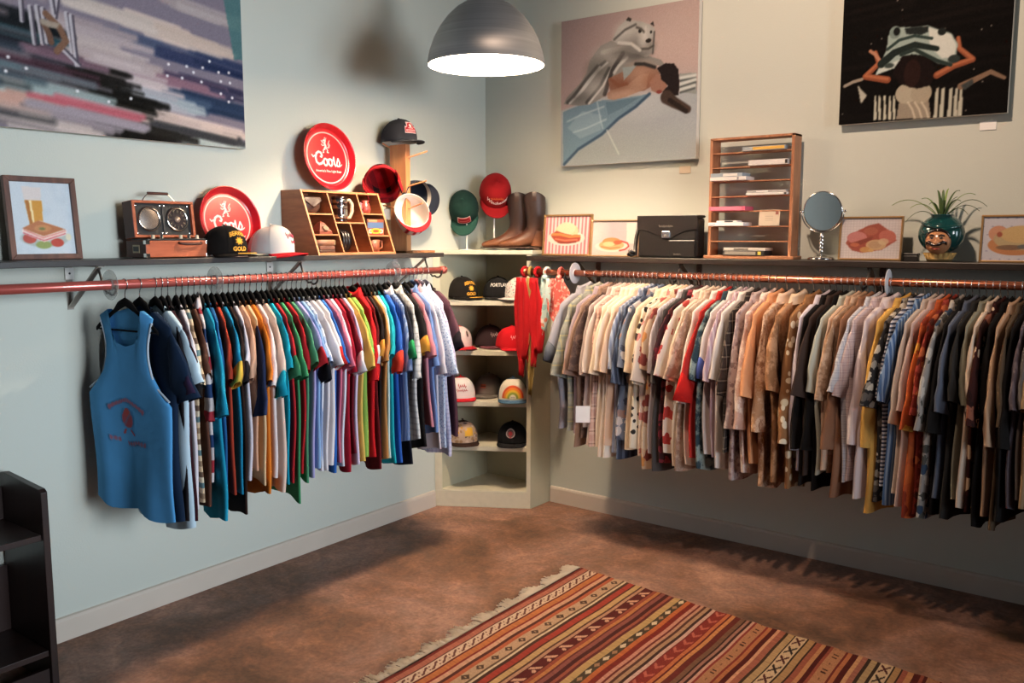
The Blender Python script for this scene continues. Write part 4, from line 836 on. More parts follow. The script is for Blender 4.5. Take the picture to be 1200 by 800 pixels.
# ================================================================== black handbag
hbg = thing('handbag', 'black leather flap handbag with a silver clasp', 'bag', (1.262, -0.135, RSZ))
BLE = flat('#17120f', 0.38, 0, 0.15, 60, key='black_leather')
MB().box((-0.158, -0.045, 0), (0.158, 0.045, 0.19)).build('body', BLE, hbg, bevel=0.012)
fp = [(-0.16, 0.203), (0.16, 0.203), (0.16, 0.135), (0.10, 0.128), (0.045, 0.105), (0.02, 0.088), (-0.02, 0.088), (-0.045, 0.105), (-0.10, 0.128), (-0.16, 0.135)]
MB().prism(fp, -0.0505, -0.0455).build('flap', flat('#1d1714', 0.32, 0, 0.12, 60), hbg, bevel=0.0015)
MB().box((-0.16, -0.05, 0.19), (0.16, 0.046, 0.203)).build('flap_top', BLE, hbg, bevel=0.006)
MB().box((0.012, -0.053, 0.006), (0.15, -0.0455, 0.085)).build('front_pocket', BLE, hbg, bevel=0.004)
MB().box((-0.022, -0.058, 0.094), (0.022, -0.0508, 0.128)).build('clasp', CHROME, hbg, bevel=0.003)
MB().box((-0.008, -0.061, 0.102), (0.008, -0.0582, 0.112)).build('clasp_button', BRK, hbg)
scribble('embossed_name', 0.075, 0.009, 9, flat('#b9aea0', 0.4, .5), hbg, lambda s, q: (s - .004, -0.0508, 0.152 + q), 3, .0008)
scribble('pocket_mark', 0.04, 0.006, 6, flat('#b9aea0', 0.4, .5), hbg, lambda s, q: (0.06 + s, -0.0533, 0.018 + q), 5, .0007)
MB().tube([(-0.150, 0.0, 0.165), (-0.172, -0.01, 0.145), (-0.180, -0.02, 0.10), (-0.180, -0.03, 0.05), (-0.174, -0.04, 0.014), (-0.186, -0.06, 0.010), (-0.196, -0.07, 0.014), (-0.180, -0.08, 0.028), (-0.166, -0.06, 0.02)], 0.0085, 8).build('strap', BLE, hbg, smooth=True)
MB().lathe([(0.011, -0.003), (0.013, 0), (0.011, 0.003)], 14, Matrix.Translation((-0.176, -0.085, 0.03)) @ Matrix.Rotation(PI / 2, 4, 'X')).build('strap_ring', CHROME, hbg)

# ================================================================== wooden media rack
RW = wood('#9c6240', '#b9805a', (30, 30, 5), 0.5)
rk = thing('media_rack', 'tall narrow-shelved wooden rack leaning by the wall', 'rack', (1.652, -0.085, RSZ))
for x in (-0.2, 0.186): MB().box((x, -0.045, 0.014), (x + 0.014, 0.045, 0.556)).build('side_panel', RW, rk, bevel=0.0015)
MB().box((-0.2, -0.045, 0.545), (0.2, 0.045, 0.556)).build('top_panel', RW, rk, bevel=0.0015)
MB().box((-0.216, -0.058, 0.0), (0.216, 0.052, 0.014)).build('base', RW, rk, bevel=0.002)
RSH = [0.487, 0.421, 0.357, 0.288, 0.220, 0.150, 0.082]
for z in RSH: MB().box((-0.186, -0.042, z - 0.005), (0.186, 0.03, z)).build('shelf_board', RW, rk)
def media(label, x0, x1, si, th, col, spine=None, y0=-0.065, dep=0.10, zoff=0.0, name='boxed_tape', cat='case'):
    z = (RSH[si] if si is not None else 0.0145) + zoff + 0.0003
    t = thing(name, label, cat, (1.652 + (x0 + x1) / 2, -0.085, RSZ + z), group='cases lying in the media rack'); w = (x1 - x0) / 2
    MB().box((-w, y0, 0), (w, y0 + dep, th)).build('case', flat(col, .45, var=.04), t, bevel=0.0015)
    for a, b, c in (spine or [(-.9, .2, '#8b8b90')]): MB().box((a * w, y0 - 0.0008, th * .15), (b * w, y0 + 0.0002, th * .85)).build('spine_label', flat(c, .5, var=.02), t)
sc = lambda X: (X - 415) / 490 * 0.372 - 0.186
media('grey and yellow boxed tape on the top rack shelf', sc(615), sc(878), 0, 0.019, '#9aa0a2', [(-.5, .95, '#d9a94a')])
media('white boxed tape with a dark end on the second rack shelf', sc(655), sc(893), 1, 0.024, '#d9d2cc', [(.88, 1.0, '#241a18')])
media('white case at the bottom of a pair in the rack', sc(424), sc(655), 2, 0.017, '#e2dcd6', [(.5, .6, '#8b8b90')], y0=-.085)
media('pale grey-blue case lying on the white one', sc(424), sc(628), 2, 0.017, '#9aa5ae', [(-.2, .7, '#e4ded6')], y0=-.080, zoff=0.0175)
media('thin white case below its twin on the fourth rack shelf', sc(645), sc(897), 3, 0.011, '#e6e2dc', [(.86, .98, '#3a3634')])
media('thin silvery case on top of its twin on the fourth rack shelf', sc(650), sc(890), 3, 0.010, '#b9b4b0', [(-.5, .1, '#efece6')], zoff=0.0115)
media('bright pink case on the fifth rack shelf', sc(424), sc(655), 4, 0.019, '#d0607a', [(-.9, .8, '#e07a90')], y0=-.085)
media('long white case jutting from the sixth rack shelf', sc(424), sc(650), 5, 0.016, '#e9e7e6', [(-.95, -.6, '#c9c9d0')], y0=-.090)
media('small black and white case lying on the long white one', sc(472), sc(605), 5, 0.008, '#dedbd8', [(-.2, .6, '#23202a')], y0=-.082, dep=.06, zoff=0.0165)
media('black patterned book at the foot of the rack', sc(505), sc(770), None, 0.022, '#2a2624', [(-.9, .6, '#8d8478'), (.7, .85, '#d0bb4a')], y0=-.062, name='book', cat='book')
media('pale book lying on the black one', sc(510), sc(775), None, 0.013, '#c9c0b4', [(-.5, .2, '#6a625a')], y0=-.060, zoff=0.0225, name='book', cat='book')
t = thing('envelope', 'small cream envelope with a red stamp propped in the rack', 'envelope', (1.652 + sc(785), -0.085 - 0.046, RSZ + 0.1505), (R(-7), 0, 0))
MB().box((-0.048, -0.001, 0), (0.048, 0.001, 0.072)).build('paper', flat('#cdbba4', .8, var=.03), t); MB().box((0.028, -0.0016, 0.05), (0.042, -0.0009, 0.066)).build('stamp', flat('#8d4f45', .7), t)
for k in range(3): MB().box((-0.02, -0.0014, 0.024 + k * 0.009), (0.018, -0.0009, 0.0255 + k * 0.009)).build('address_line', flat('#9a8c7c', .8), t)

# ================================================================== round mirror on a stand
mi = thing('vanity_mirror', 'round chrome vanity mirror on a beaded stand', 'mirror', (1.985, -0.125, RSZ))
MB().lathe([(0, 0.0), (0.056, 0), (0.058, 0.005), (0.05, 0.012), (0.02, 0.018), (0.012, 0.022)], 28).build('base', CHROME, mi, smooth=True)
pr_ = [(0.006, 0.018)]
for k in range(5): pr_ += [(0.006, 0.03 + k * 0.016), (0.0115, 0.038 + k * 0.016), (0.006, 0.045 + k * 0.016)]
MB().lathe(pr_ + [(0.005, 0.118)], 16).build('stem', CHROME, mi, smooth=True)
MC = Vector((0, 0, 0.211)); RM = 0.086
MB().tube([MC + Vector((math.sin(a) * (RM + .006), 0, -math.cos(a) * (RM + .006))) for a in np.linspace(-PI / 2, PI / 2, 25)], 0.003, 8).build('yoke', CHROME, mi, smooth=True)
for s in (-1, 1): MB().lathe([(0, -0.008), (0.006, -0.006), (0.006, 0.006), (0, 0.008)], 10, Matrix.Translation(MC + Vector((s * (RM + .007), 0, 0))) @ Matrix.Rotation(PI / 2, 4, 'Y')).build('pivot_knob', CHROME, mi, smooth=True)
MM = Matrix.Translation(MC) @ Matrix.Rotation(R(-4), 4, 'Z') @ Matrix.Rotation(PI / 2 + R(6), 4, 'X')
MB().lathe([(RM - 0.004, 0.004), (RM, 0.0045), (RM + .002, 0), (RM, -0.0045), (RM - 0.004, -0.004)], 48, MM).build('rim', CHROME, mi, smooth=True)
MB().lathe([(0, 0.0032), (RM - 0.003, 0.0032)], 48, MM).build('mirror_glass', flat('#e8e8e8', 0.02, 1.0, 0), mi)
MB().lathe([(RM - 0.003, -0.0032), (0, -0.0032)], 48, MM).build('mirror_glass', flat('#e8e8e8', 0.02, 1.0, 0), mi)

# ================================================================== turbaned head planter
hp = thing('head_planter', 'glazed ceramic head planter with teal turban and moustache', 'planter', (2.462, -0.125, RSZ))
TEAL = flat('#12403f', 0.12, 0, 0.12, 14, .5, .6, key='teal_glaze'); SKIN = flat('#b07a54', 0.2, 0, .1, 20, .5, .4, key='skin_glaze'); HAIR = flat('#1a0f0c', .2, coat=.4)
def ellip(c, r, n=24, m=14, pw=1.0): return MB().grid(lambda u, v: (c[0] + r[0] * math.cos(2 * PI * u) * math.sin(PI * v) ** pw, c[1] + r[1] * math.sin(2 * PI * u) * math.sin(PI * v) ** pw, c[2] - r[2] * math.cos(PI * v)), n, m, True)
MB().grid(lambda u, v: ((0.050 + 0.010 * v + 0.004 * math.cos(18 * 2 * PI * u) * v) * math.cos(2 * PI * u), (0.044 + 0.008 * v + 0.004 * math.cos(18 * 2 * PI * u) * v) * math.sin(2 * PI * u), 0.010 + 0.026 * v), 108, 4, True).build('ruff_collar', flat('#cfa867', .25, 0, .15, 60, coat=.3), hp, smooth=True)
MB().lathe([(0, 0), (0.046, 0), (0.050, 0.012), (0.050, 0.03), (0.035, 0.04)], 28, sy=.88).build('foot', flat('#6b5a3c', .3), hp, smooth=True)
tb = ellip((0, 0.012, 0.112), (0.087, 0.070, 0.078), 32, 18, 0.9).build('turban', TEAL, hp, smooth=True)
MB().lathe([(0.038, 0.170), (0.040, 0.186), (0.044, 0.19), (0.036, 0.19), (0.030, 0.172), (0, 0.168)], 24).build('turban_rim', TEAL, hp, smooth=True)
for k in range(3): MB().tube([(0.080 * math.cos(a) * (1 - .03 * k), 0.012 - 0.064 * math.sin(a), 0.125 + 0.016 * k + 0.02 * math.cos(a + k)) for a in np.linspace(0.1, PI - 0.1, 20)], [0.003 + 0.008 * math.sin(PI * i / 19) for i in range(20)], 8).build('turban_fold', TEAL, hp, smooth=True)
fc = ellip((0, -0.040, 0.080), (0.048, 0.042, 0.052), 28, 16).build('face', SKIN, hp, smooth=True)
MB().tube([(0.043 * math.cos(a), -0.062 + 0.012 * abs(math.cos(a)), 0.092 + 0.034 * math.sin(a)) for a in np.linspace(0.05, PI - 0.05, 18)], [0.004 + 0.005 * math.sin(PI * i / 17) for i in range(18)], 8).build('hair', HAIR, hp, smooth=True)
ellip((0, -0.085, 0.078), (0.013, 0.014, 0.012), 14, 8).build('nose', SKIN, fc, smooth=True)
MB().tube([(-0.038, -0.070, 0.068), (-0.036, -0.076, 0.077), (-0.027, -0.083, 0.080), (-0.012, -0.088, 0.070), (0, -0.09, 0.066), (0.012, -0.088, 0.070), (0.027, -0.083, 0.080), (0.036, -0.076, 0.077), (0.038, -0.070, 0.068)], [.002, .004, .006, .007, .004, .007, .006, .004, .002], 8).build('moustache', HAIR, fc, smooth=True)
MB().tube([(-0.014, -0.080, 0.054), (0, -0.083, 0.051), (0.014, -0.080, 0.054)], 0.004, 8).build('lips', flat('#8a3a2c', .3), fc, smooth=True)
for s in (-1, 1):
    ellip((s * 0.017, -0.077, 0.096), (0.007, 0.005, 0.0045), 12, 8).build('eye', HAIR, fc, smooth=True)
    MB().tube([(s * 0.007, -0.079, 0.103), (s * 0.017, -0.078, 0.108), (s * 0.028, -0.070, 0.104)], 0.0028, 6).build('eyebrow', HAIR, fc, smooth=True)
    ellip((s * 0.028, -0.070, 0.082), (0.010, 0.008, 0.009), 12, 8).build('cheek', flat('#bd7a58', .2, coat=.4), fc, smooth=True)
sp = thing('spider_plant', 'spider plant with arching green leaves growing from the head planter', 'plant', (2.462, -0.125, RSZ + 0.168))
LEAF = flat('#4a6236', .5, 0, .15, 20, key='leaf_green'); LEAF2 = flat('#7f9a4c', .5, 0, .15, 20)
def blade(az, reach, rise, droop, w, mat):
    ca, sa = math.cos(az), math.sin(az); mb = MB(); vs = []; n = 12
    for i in range(n + 1):
        s = i / n; r = reach * s; z = rise * (1 - (1 - s) ** 2) * 1.0 - droop * max(0, s - .35) ** 2
        ww = w * (0.6 + 0.4 * min(1, s * 4)) * (1 - s ** 3) + 0.0004; x, y = (0.004 + r) * ca, (0.004 + r) * sa
        vs += [(x - sa * ww, y + ca * ww, z + 0.002), (x, y, z), (x + sa * ww, y - ca * ww, z + 0.002)]
    fs = [(3 * i + a, 3 * i + 3 + a, 3 * i + 4 + a, 3 * i + 1 + a) for i in range(n) for a in (0, 1)]
    mb.add(vs, fs).build('leaf', mat, sp, smooth=True, solid=0.0006)
for az, re, ri, dr, w in ((170, .20, .105, .10, .005), (195, .13, .05, .14, .007), (150, .10, .10, .03, .005), (125, .05, .12, .0, .006), (210, .12, .08, .08, .005), (262, .02, .085, 0, .008), (100, .03, .12, .0, .006), (70, .035, .125, 0, .005), (50, .075, .125, .02, .006), (30, .12, .12, .05, .004), (10, .13, .075, .10, .006), (-15, .10, .06, .10, .006), (-40, .10, .09, .05, .005), (-70, .06, .09, .05, .006), (240, .07, .08, .05, .006), (-5, .16, .10, .12, .003), (290, .04, .07, 0, .007), (20, .05, .09, 0, .007)):
    blade(R(az), re, ri, dr, w, LEAF2 if w < .0055 and az > 20 else LEAF)
MB().lathe([(0, -0.0), (0.028, 0.0), (0.026, 0.004), (0, 0.008)], 16).build('soil', flat('#2a1c14', .95), sp)
t = thing('trinket_box', 'small black box between the ham picture and the head planter', 'box', (2.345, -0.075, RSZ))
MB().box((-0.028, -0.02, 0), (0.028, 0.02, 0.022)).build('body', flat('#22201f', .4), t, bevel=.002); MB().box((-0.029, -0.021, 0.0222), (0.029, 0.021, 0.032)).build('lid', flat('#1b1918', .35), t, bevel=.002)

# ================================================================== caps
def cap(label, loc, yaw, crown, front=None, brim=None, H_=0.112, rx=0.084, ry=0.098, brimL=0.068, curve=0.012, tilt=None, flip=0, group='caps on the shelves', button=None, cuff=None, name='baseball_cap', sc=1.0):
    """front of the cap looks along local -Y; returns thing and a surface function fn(s,t)"""
    M = Matrix.Rotation(R(yaw), 4, 'Z')
    if tilt is not None: M = M @ Matrix.Rotation(R(tilt), 4, 'X') @ Matrix.Rotation(R(flip), 4, 'Z')
    t = thing(name, label, 'cap', loc, M.to_euler(), group); t.scale = (sc, sc, sc)
    tall = 0.16 if front is not None else 0.06
    def cp(th, h, off=0.0):
        h = min(max(h, 0.0), 1.0); fr = max(0.0, math.cos(th)) ** 1.2
        p = 2.3 + 1.3 * fr * (1 if front is not None else .5); rr = (1 - h ** p) ** (1 / 2.1)
        return ((rx * rr + off) * math.sin(th), -(ry * rr + off) * math.cos(th), 0.010 + H_ * h * (1 + tall * fr * (1 - .5 * h)) + off * h)
    n = 40; hs = [0, .12, .25, .4, .55, .68, .79, .88, .945, .985, 1.0]
    mb = MB(); vs = [cp(2 * PI * i / n, h) for h in hs for i in range(n)]
    fs = [(k * n + i, k * n + (i + 1) % n, (k + 1) * n + (i + 1) % n, (k + 1) * n + i) for k in range(len(hs) - 1) for i in range(n)]
    mb.add(vs, fs).build('crown', crown, t, smooth=True, solid=0.0025)
    if front is not None:
        MB().grid(lambda u, v: cp((u - .5) * 2.3, v * .93, 0.0022), 20, 12).build('front_panel', front, t, smooth=True)
    for k in range(6):
        a = k * PI / 3 + (PI / 6 if front is None else 0)
        if front is not None and k == 0: continue
        MB().tube([cp(a, h, 0.0012) for h in hs[:-1]], 0.0009, 5).build('seam', crown, t)
    MB().lathe([(0, 0.005), (0.005, 0.004), (0.007, 0)], 10, Matrix.Translation(cp(0, 1.0))).build('button', button or (brim or crown), t, smooth=True)
    def bp(u, v):
        th = (u - .5) * 2.5; x, y, z = cp(th, 0.02); f = max(0.0, math.cos(th * 1.18)) ** .55
        xx = x * (1 + .10 * v * f); yy = y - brimL * v * f
        return (xx, yy, 0.010 - curve * (xx / rx) ** 2 * (0.25 + .75 * v) * 1.0 - 0.004 * v * f + 0.004)
    MB().grid(bp, 25, 7).build('brim', brim or crown, t, smooth=True, solid=0.0035)
    MB().grid(lambda u, v: tuple(c * (0.975 if i < 2 else 1) for i, c in enumerate(cp(2 * PI * u, v * .2))), 40, 3, True).build('sweatband', cuff or flat('#cfc8bc', .9), t, smooth=True)
    return t, (lambda s, q, off=0.0042: cp(s / rx, q / H_, off))
def badge(t, fn, P, w, h, cy, cx=0.0, name='badge', mask=None): return P.build(name, lambda U, V: tuple(np.moveaxis(np.array([[fn((u - .5) * w + cx, cy + (v - .5) * h, 0.0045) for u, v in zip(ur, vr)] for ur, vr in zip(U, V)]), -1, 0)), t, .8, mask=mask)
BLKC = cloth('#1a1614'); NAVYC = cloth('#20242f'); WHTC = cloth('#d9d2cd'); REDC = cloth('#b31f26'); GRNC = cloth('#172e29'); YELM = flat('#d89a2e', .8, var=.05)
def sun_cap(label, loc, yaw, **k):
    t, fn = cap(label, loc, yaw, BLKC, None, BLKC, **k)
    P = Paint(26, 26, '#000000'); ang = [(0.5 + (.46 if i % 2 else .27) * math.cos(i * PI / 8), 0.5 + (.46 if i % 2 else .27) * math.sin(i * PI / 8)) for i in range(16)]
    P.a[:] = hexc('#1a1614'); P.poly(ang, '#d8962c'); P.ell(.5, .5, .24, .24, '#e2ab3e')
    badge(t, fn, P, 0.042, 0.036, 0.050, name='sun_emblem')
    lettering('arched_word', 'BEAVER', 0.022, YELM, t, lambda s, q: fn(s, 0.078 + q, .0046), bold=.0008, arc=5)
    lettering('lower_word', 'GOLD', 0.021, YELM, t, lambda s, q: fn(s, 0.021 + q, .0046), bold=.0010)
    MB().tube([(0.055 * math.sin(a), -0.118 - 0.04 * math.cos(a), 0.0165) for a in np.linspace(-.9, .9, 12)], 0.0025, 5).build('brim_braid', YELM, t)
    return t
p = on(263, 299, 0, 0.195); sun_cap('black cap with yellow sun in front of the red tray', (0.195, p[1], LSZ), 92)
p = on(318, 298, 0, 0.155); t, fn = cap('white cap with bright red curved brim beside the cubby', (0.155, p[1], LSZ), 112, cloth('#c4bdb8'), cloth('#cbc5c0'), cloth('#a51922'), curve=.022, button=WHTC)
scribble('script', .06, .018, 6, flat('#a8324a', .8), t, lambda s, q: fn(s, 0.066 + q), 2); scribble('script', .035, .009, 5, flat('#a8324a', .8), t, lambda s, q: fn(s + .01, 0.042 + q), 4)

# --- on the peg tower
TG = 'caps on the peg tower'
t, fn = cap('charcoal cap with a red and white patch crowning the peg tower', (0.10, -0.815, LSZ + 0.5355), 82, cloth('#2b2d33'), None, cloth('#34363b'), group=TG, curve=.010)
P = Paint(40, 34, '#e4c9c4'); P.poly([(.05,.08),(.95,.08),(.95,.45),(.80,.55),(.75,.85),(.5,.95),(.25,.85),(.20,.55),(.05,.45)], '#a8232c'); P.ell(.5, .66, .12, .16, '#ecd8d0'); P.stroke([(.16,.24),(.84,.24)], .13, '#e9d2cc'); P.stroke([(.2,.24),(.8,.24)], .05, '#a8232c'); P.stroke([(.3,.45),(.7,.45)], .06, '#e4c4bc')
badge(t, fn, P, 0.066, 0.052, 0.062, mask=lambda U, V: (V < .62) | (np.abs(U - .5) < .36))
CHK = pattern('check', ['#96121a', '#250d10', '#120b0c'], 0.062)
t, fn = cap('red and black buffalo plaid cap with ear flaps on the peg tower', (0.150, -0.985, LSZ + 0.335), 52, CHK, None, CHK, tilt=-48, flip=160, group=TG, brimL=.045, cuff=CHK, H_=.085, sc=.92)
for s in (-1, 1): MB().grid(lambda u, v: (s * (0.086 + 0.010 * math.sin(PI * v)), (u - .5) * 0.11 * (1 - .35 * v), 0.015 - 0.085 * v), 8, 8).build('ear_flap', CHK, t, smooth=True, solid=.005)
MB().tube([(0.090 * math.sin(a), -0.103 * math.cos(a), 0.010) for a in np.linspace(0, 2 * PI, 36, endpoint=False)], 0.008, 8, closed=True).build('rolled_edge', cloth('#8a141b'), t, smooth=True)
t, fn = cap('navy cap with white side stripes hanging on the peg tower', (0.165, -0.735, LSZ + 0.275), 92, NAVYC, None, NAVYC, tilt=-80, flip=100, group=TG, cuff=cloth('#b9b2a8'))
for k in range(3): MB().tube([fn(.086 * 1.2 + k * .012, q, .003) for q in (.02, .045, .07, .09)], .003, 5).build('stripe', WHTC, t)
t, fn = cap('white trucker cap with red zigzag front hanging on the peg tower', (0.235, -0.870, LSZ + 0.215), 50, WHTC, cloth('#d9cfc8'), REDC, tilt=-122, flip=165, group=TG, cuff=cloth('#e8e2da'), brimL=.03)
P = Paint(40, 30, '#ddd4cc')
for k in range(4): P.poly([(k * .25, .0), (k * .25 + .13, 1), (k * .25 + .22, 1), (k * .25 + .10, 0)], '#b5242c')
badge(t, fn, P, 0.15, 0.075, 0.055, name='zigzag_print')
tg = thing('price_tag', 'small white price tag hanging from the peg tower', 'tag', (0.120, -0.925, LSZ + 0.165), (0, 0, R(40)))
MB().box((-0.016, -0.001, 0), (0.016, 0.001, 0.05)).build('card', flat('#e3ddd4', .8), tg); MB().tube([(0, 0, 0.05), (0.004, 0.01, 0.062), (0, 0.03, 0.068)], 0.0008, 5).build('string', flat('#cfc4b4', .9), tg)

# --- on stands on the corner cabinet
def stand(label, loc, h, col):
    t = thing('cap_stand', label, 'stand', loc, group='cap stands on the corner cabinet')
    MB().lathe([(0, 0), (0.04, 0), (0.04, 0.003), (0.006, 0.006)], 24).build('base', col, t, smooth=True)
    MB().tube([(0, 0, 0.004), (0, 0, h)], 0.0048, 10).build('post', col, t); MB().lathe([(0, h + .006), (0.02, h + .003), (0.022, h)], 16).build('rest', col, t)
STW = flat('#e6e2da', .4)
p = on(541, 292, 1, -0.27); ps = (max(p[0], 0.08), -0.27)
stand('short white stand under the dark green cap', (ps[0], ps[1], CABZ), 0.165, STW)
t, fn = cap('dark green mesh-backed cap with a red patch on a stand', (ps[0] - 0.045, ps[1] + 0.03, CABZ + 0.225), 36, GRNC, cloth('#18312b'), cloth('#24443b'), tilt=66, brimL=.07, curve=.02, group='caps on stands', sc=.98)
P = Paint(34, 26, '#dbc0b8'); P.poly([(.06,.08),(.94,.08),(.94,.92),(.06,.92)], '#a3242b'); P.stroke([(.2,.62),(.8,.66)], .13, '#8a1a22'); P.stroke([(.2,.4),(.8,.4)], .09, '#c9605c')
badge(t, fn, P, 0.075, 0.05, 0.042, cx=.008)
MB().grid(lambda u, v: fn(.084 * PI + (u - .5) * .09, .01 + .05 * v * math.sin(PI * u), .003), 10, 5).build('mesh_back', cloth('#7f8a84'), t, smooth=True)
p = on(579, 287, 1, -0.13); ps = (p[0], -0.13)
stand('tall white stand under the red cap by the boots', (ps[0], ps[1], CABZ), 0.235, STW)
t, fn = cap('red cap with arched orange and white lettering on a stand', (ps[0] - 0.012, ps[1] + 0.025, CABZ + 0.310), 44, cloth('#8a1419'), cloth('#8e161b'), cloth('#841318'), tilt=58, brimL=.06, curve=.018, group='caps on stands', sc=1.05)
lettering('white_word', 'Winchester', 0.025, flat('#ecdcd6', .8), t, lambda s, q: fn(s, 0.044 + q), bold=.0008, shear=.2, arc=-4)
scribble('orange_word', .07, .010, 8, flat('#d0672e', .8), t, lambda s, q: fn(s, 0.070 + q - 5 * s * s), 6, .0016)

# --- on the cabinet's shelves
def sh(s, d, k): x, y, z = cabp(s, d, CABSH[k]); return (x, y, z + 0.0005)
CG = 'caps in the corner cabinet'
sun_cap('black cap with yellow sun on the top shelf of the corner cabinet', sh(.135, .135, 0), 74, group=CG)
t, fn = cap('black cap lettered PORTLAND on the top shelf of the cabinet', sh(.335, .17, 0), 48, cloth('#17171a'), None, cloth('#17171a'), group=CG)
lettering('word', 'PORTLAND', 0.024, flat('#cfccc8', .8), t, lambda s, q: fn(s, 0.066 + q), bold=.0006)
MB().grid(lambda u, v: fn((u - .5) * .02, .02 + .002 * v), 4, 2).build('tab', BLKC, t)
t, fn = cap('white floral cap half hidden behind the red scarf', sh(.470, .13, 0), -8, pattern('dots', ['#ddd5ce', '#b58a90', '#8fa3a0'], .012), None, WHTC, group=CG)
t, fn = cap('white trucker cap with red brim and dark crest, second shelf', sh(.105, .115, 1), 70, REDC, cloth('#dfc9c5'), cloth('#b3202a'), group=CG)
P = Paint(20, 26, '#dfc9c5'); P.ell(.5, .5, .32, .42, '#4a2a2e'); P.ell(.5, .62, .16, .14, '#8a7a5a'); badge(t, fn, P, 0.024, 0.036, 0.066, cx=.02)
t, fn = cap('dark maroon cap with pale script lettering, second shelf', sh(.285, .20, 1), 62, cloth('#2a1c20'), None, cloth('#5a3038'), group=CG)
scribble('script', .07, .02, 6, flat('#cbb9b4', .8), t, lambda s, q: fn(s, 0.062 + q), 8)
t, fn = cap('bright red cap with pale script lettering, second shelf', sh(.415, .12, 1), 60, cloth('#b0141e'), cloth('#b3161f'), cloth('#a8131c'), group=CG)
scribble('script', .08, .018, 7, flat('#e3b9b4', .8), t, lambda s, q: fn(s, 0.060 + q + .15 * s), 9, .0014)
t, fn = cap('white cap with red brim and red lettering, third shelf', sh(.130, .10, 2), 46, REDC, cloth('#e4dcda'), cloth('#b41d28'), group=CG)
scribble('lettering', .045, .018, 4, flat('#b3303a', .8), t, lambda s, q: fn(s, 0.066 + q), 10, .002); scribble('lettering', .06, .012, 6, flat('#b3303a', .8), t, lambda s, q: fn(s, 0.044 + q), 11, .0016)
t, fn = cap('grey corduroy cap at the back of the third shelf', sh(.275, .235, 2), 18, cloth('#6b625c'), None, cloth('#5f5751'), group=CG)
P = Paint(16, 14, '#8a4a38'); P.stroke([(.1,.5),(.9,.5)], .2, '#3a2c2a'); badge(t, fn, P, .03, .02, .05)
t, fn = cap('white-fronted cap with a printed rainbow and blue brim', sh(.430, .085, 2), 36, cloth('#2b3a4a'), cloth('#dfd4c2'), cloth('#3a546c'), group=CG)
P = Paint(60, 34, '#dfd4c2')
for r_, c in ((.48, '#c4472c'), (.395, '#d97a2e'), (.31, '#d9b13e'), (.225, '#7f8f3e'), (.14, '#dfd4c2')): P.ell(.5, .02, r_, r_ * 1.9, c)
badge(t, fn, P, 0.128, 0.068, 0.046, name='rainbow_print'); scribble('lettering', .022, .005, 5, flat('#4a4a50', .8), t, lambda s, q: fn(s, 0.019 + q, .005), 12, .0007)
BRP = pattern('floral', ['#b59a88', '#9a7a5c', '#d09a3c', '#6b5a58', '#c9b0a0'], .022)
t, fn = cap('brown-brimmed patterned cap with a yellow map print, fourth shelf', sh(.140, .10, 3), 52, cloth('#3a261e'), BRP, cloth('#33211a'), group=CG)
P = Paint(24, 24, '#cfa64a'); P.poly([(.1,.2),(.3,.9),(.7,.8),(.95,.95),(.85,.2),(.5,.1)], '#d6a23a'); P.ell(.1, .85, .2, .2, '#b59a88'); badge(t, fn, P, .05, .042, .058, cx=.018)
t, fn = cap('black cap with a round grey and red badge, fourth shelf', sh(.425, .105, 3), 30, cloth('#121114'), None, cloth('#121114'), group=CG)
P = Paint(32, 32, '#121114'); P.ell(.5, .5, .48, .48, '#a49a9c'); P.ell(.5, .5, .36, .36, '#5f4a4c'); P.ell(.5, .48, .2, .22, '#8a2a30'); P.ell(.5, .12, .1, .06, '#b5323a')
badge(t, fn, P, .056, .052, .060, mask=lambda U, V: np.hypot(U - .5, V - .5) < .485)
p = on(533, 356, 0, .1); tg = thing('price_tag', 'small white price tag lying at the edge of the top cabinet shelf', 'tag', sh(.115, .012, 0), (0, 0, R(25)))
MB().box((-0.02, -0.012, 0), (0.02, 0.012, 0.0012)).build('card', flat('#e6e0d8', .8), tg); MB().tube([(-0.018, 0, .001), (-0.03, .01, .0015), (-.025, .02, .0015)], .0007, 5).build('string', flat('#cfc4b4', .9), tg)

# ================================================================== garments on hangers
HANG = flat('#100f10', 0.95, 0, 0.1, 60, .1, key='black_velvet'); WIRE = flat('#d6d6d8', 0.18, 1.0, 0.02, key='hook_wire')
def _hanger_meshes():
    pts = [(-0.174, 0, -0.098), (-0.164, 0, -0.090), (-0.10, 0, -0.052), (-0.065, 0, -0.031), (-0.035, 0, -0.010), (0, 0, 0.004), (0.035, 0, -0.010), (0.065, 0, -0.031), (0.10, 0, -0.052), (0.164, 0, -0.090), (0.174, 0, -0.098)]
    a = MB(); n = 8; vs = []
    for x, y, z in pts:
        for k in range(n):
            q = 2 * PI * k / n; vs.append((x, (0.009 if abs(x) < .05 else .0035) * math.cos(q), z + (.016 if abs(x) < .05 else 0.009) * math.sin(q)))
    a.add(vs, [(i * n + k, i * n + (k + 1) % n, (i + 1) * n + (k + 1) % n, (i + 1) * n + k) for i in range(len(pts) - 1) for k in range(n)] + [tuple(range(n - 1, -1, -1)), tuple((len(pts) - 1) * n + k for k in range(n))])
    a.tube([(-0.172, 0, -0.098), (0.172, 0, -0.098)], 0.0035, 6)
    r = ROD_R + 0.0022
    hk = [(0, 0, 0.004), (0, 0, 0.03), (0.004, 0, 0.045)] + [(r * math.cos(b), 0, 0.065 + r * math.sin(b)) for b in np.linspace(-0.9, PI + 0.3, 12)]
    b = MB().tube(hk, 0.0019, 6); am = a.mesh('hanger_arms'); am.materials.append(HANG); bm_ = b.mesh('hanger_hook'); bm_.materials.append(WIRE)
    for m in (am, bm_): m.polygons.foreach_set('use_smooth', [True] * len(m.polygons))
    return am, bm_
HA, HK = _hanger_meshes(); NECK = -0.065
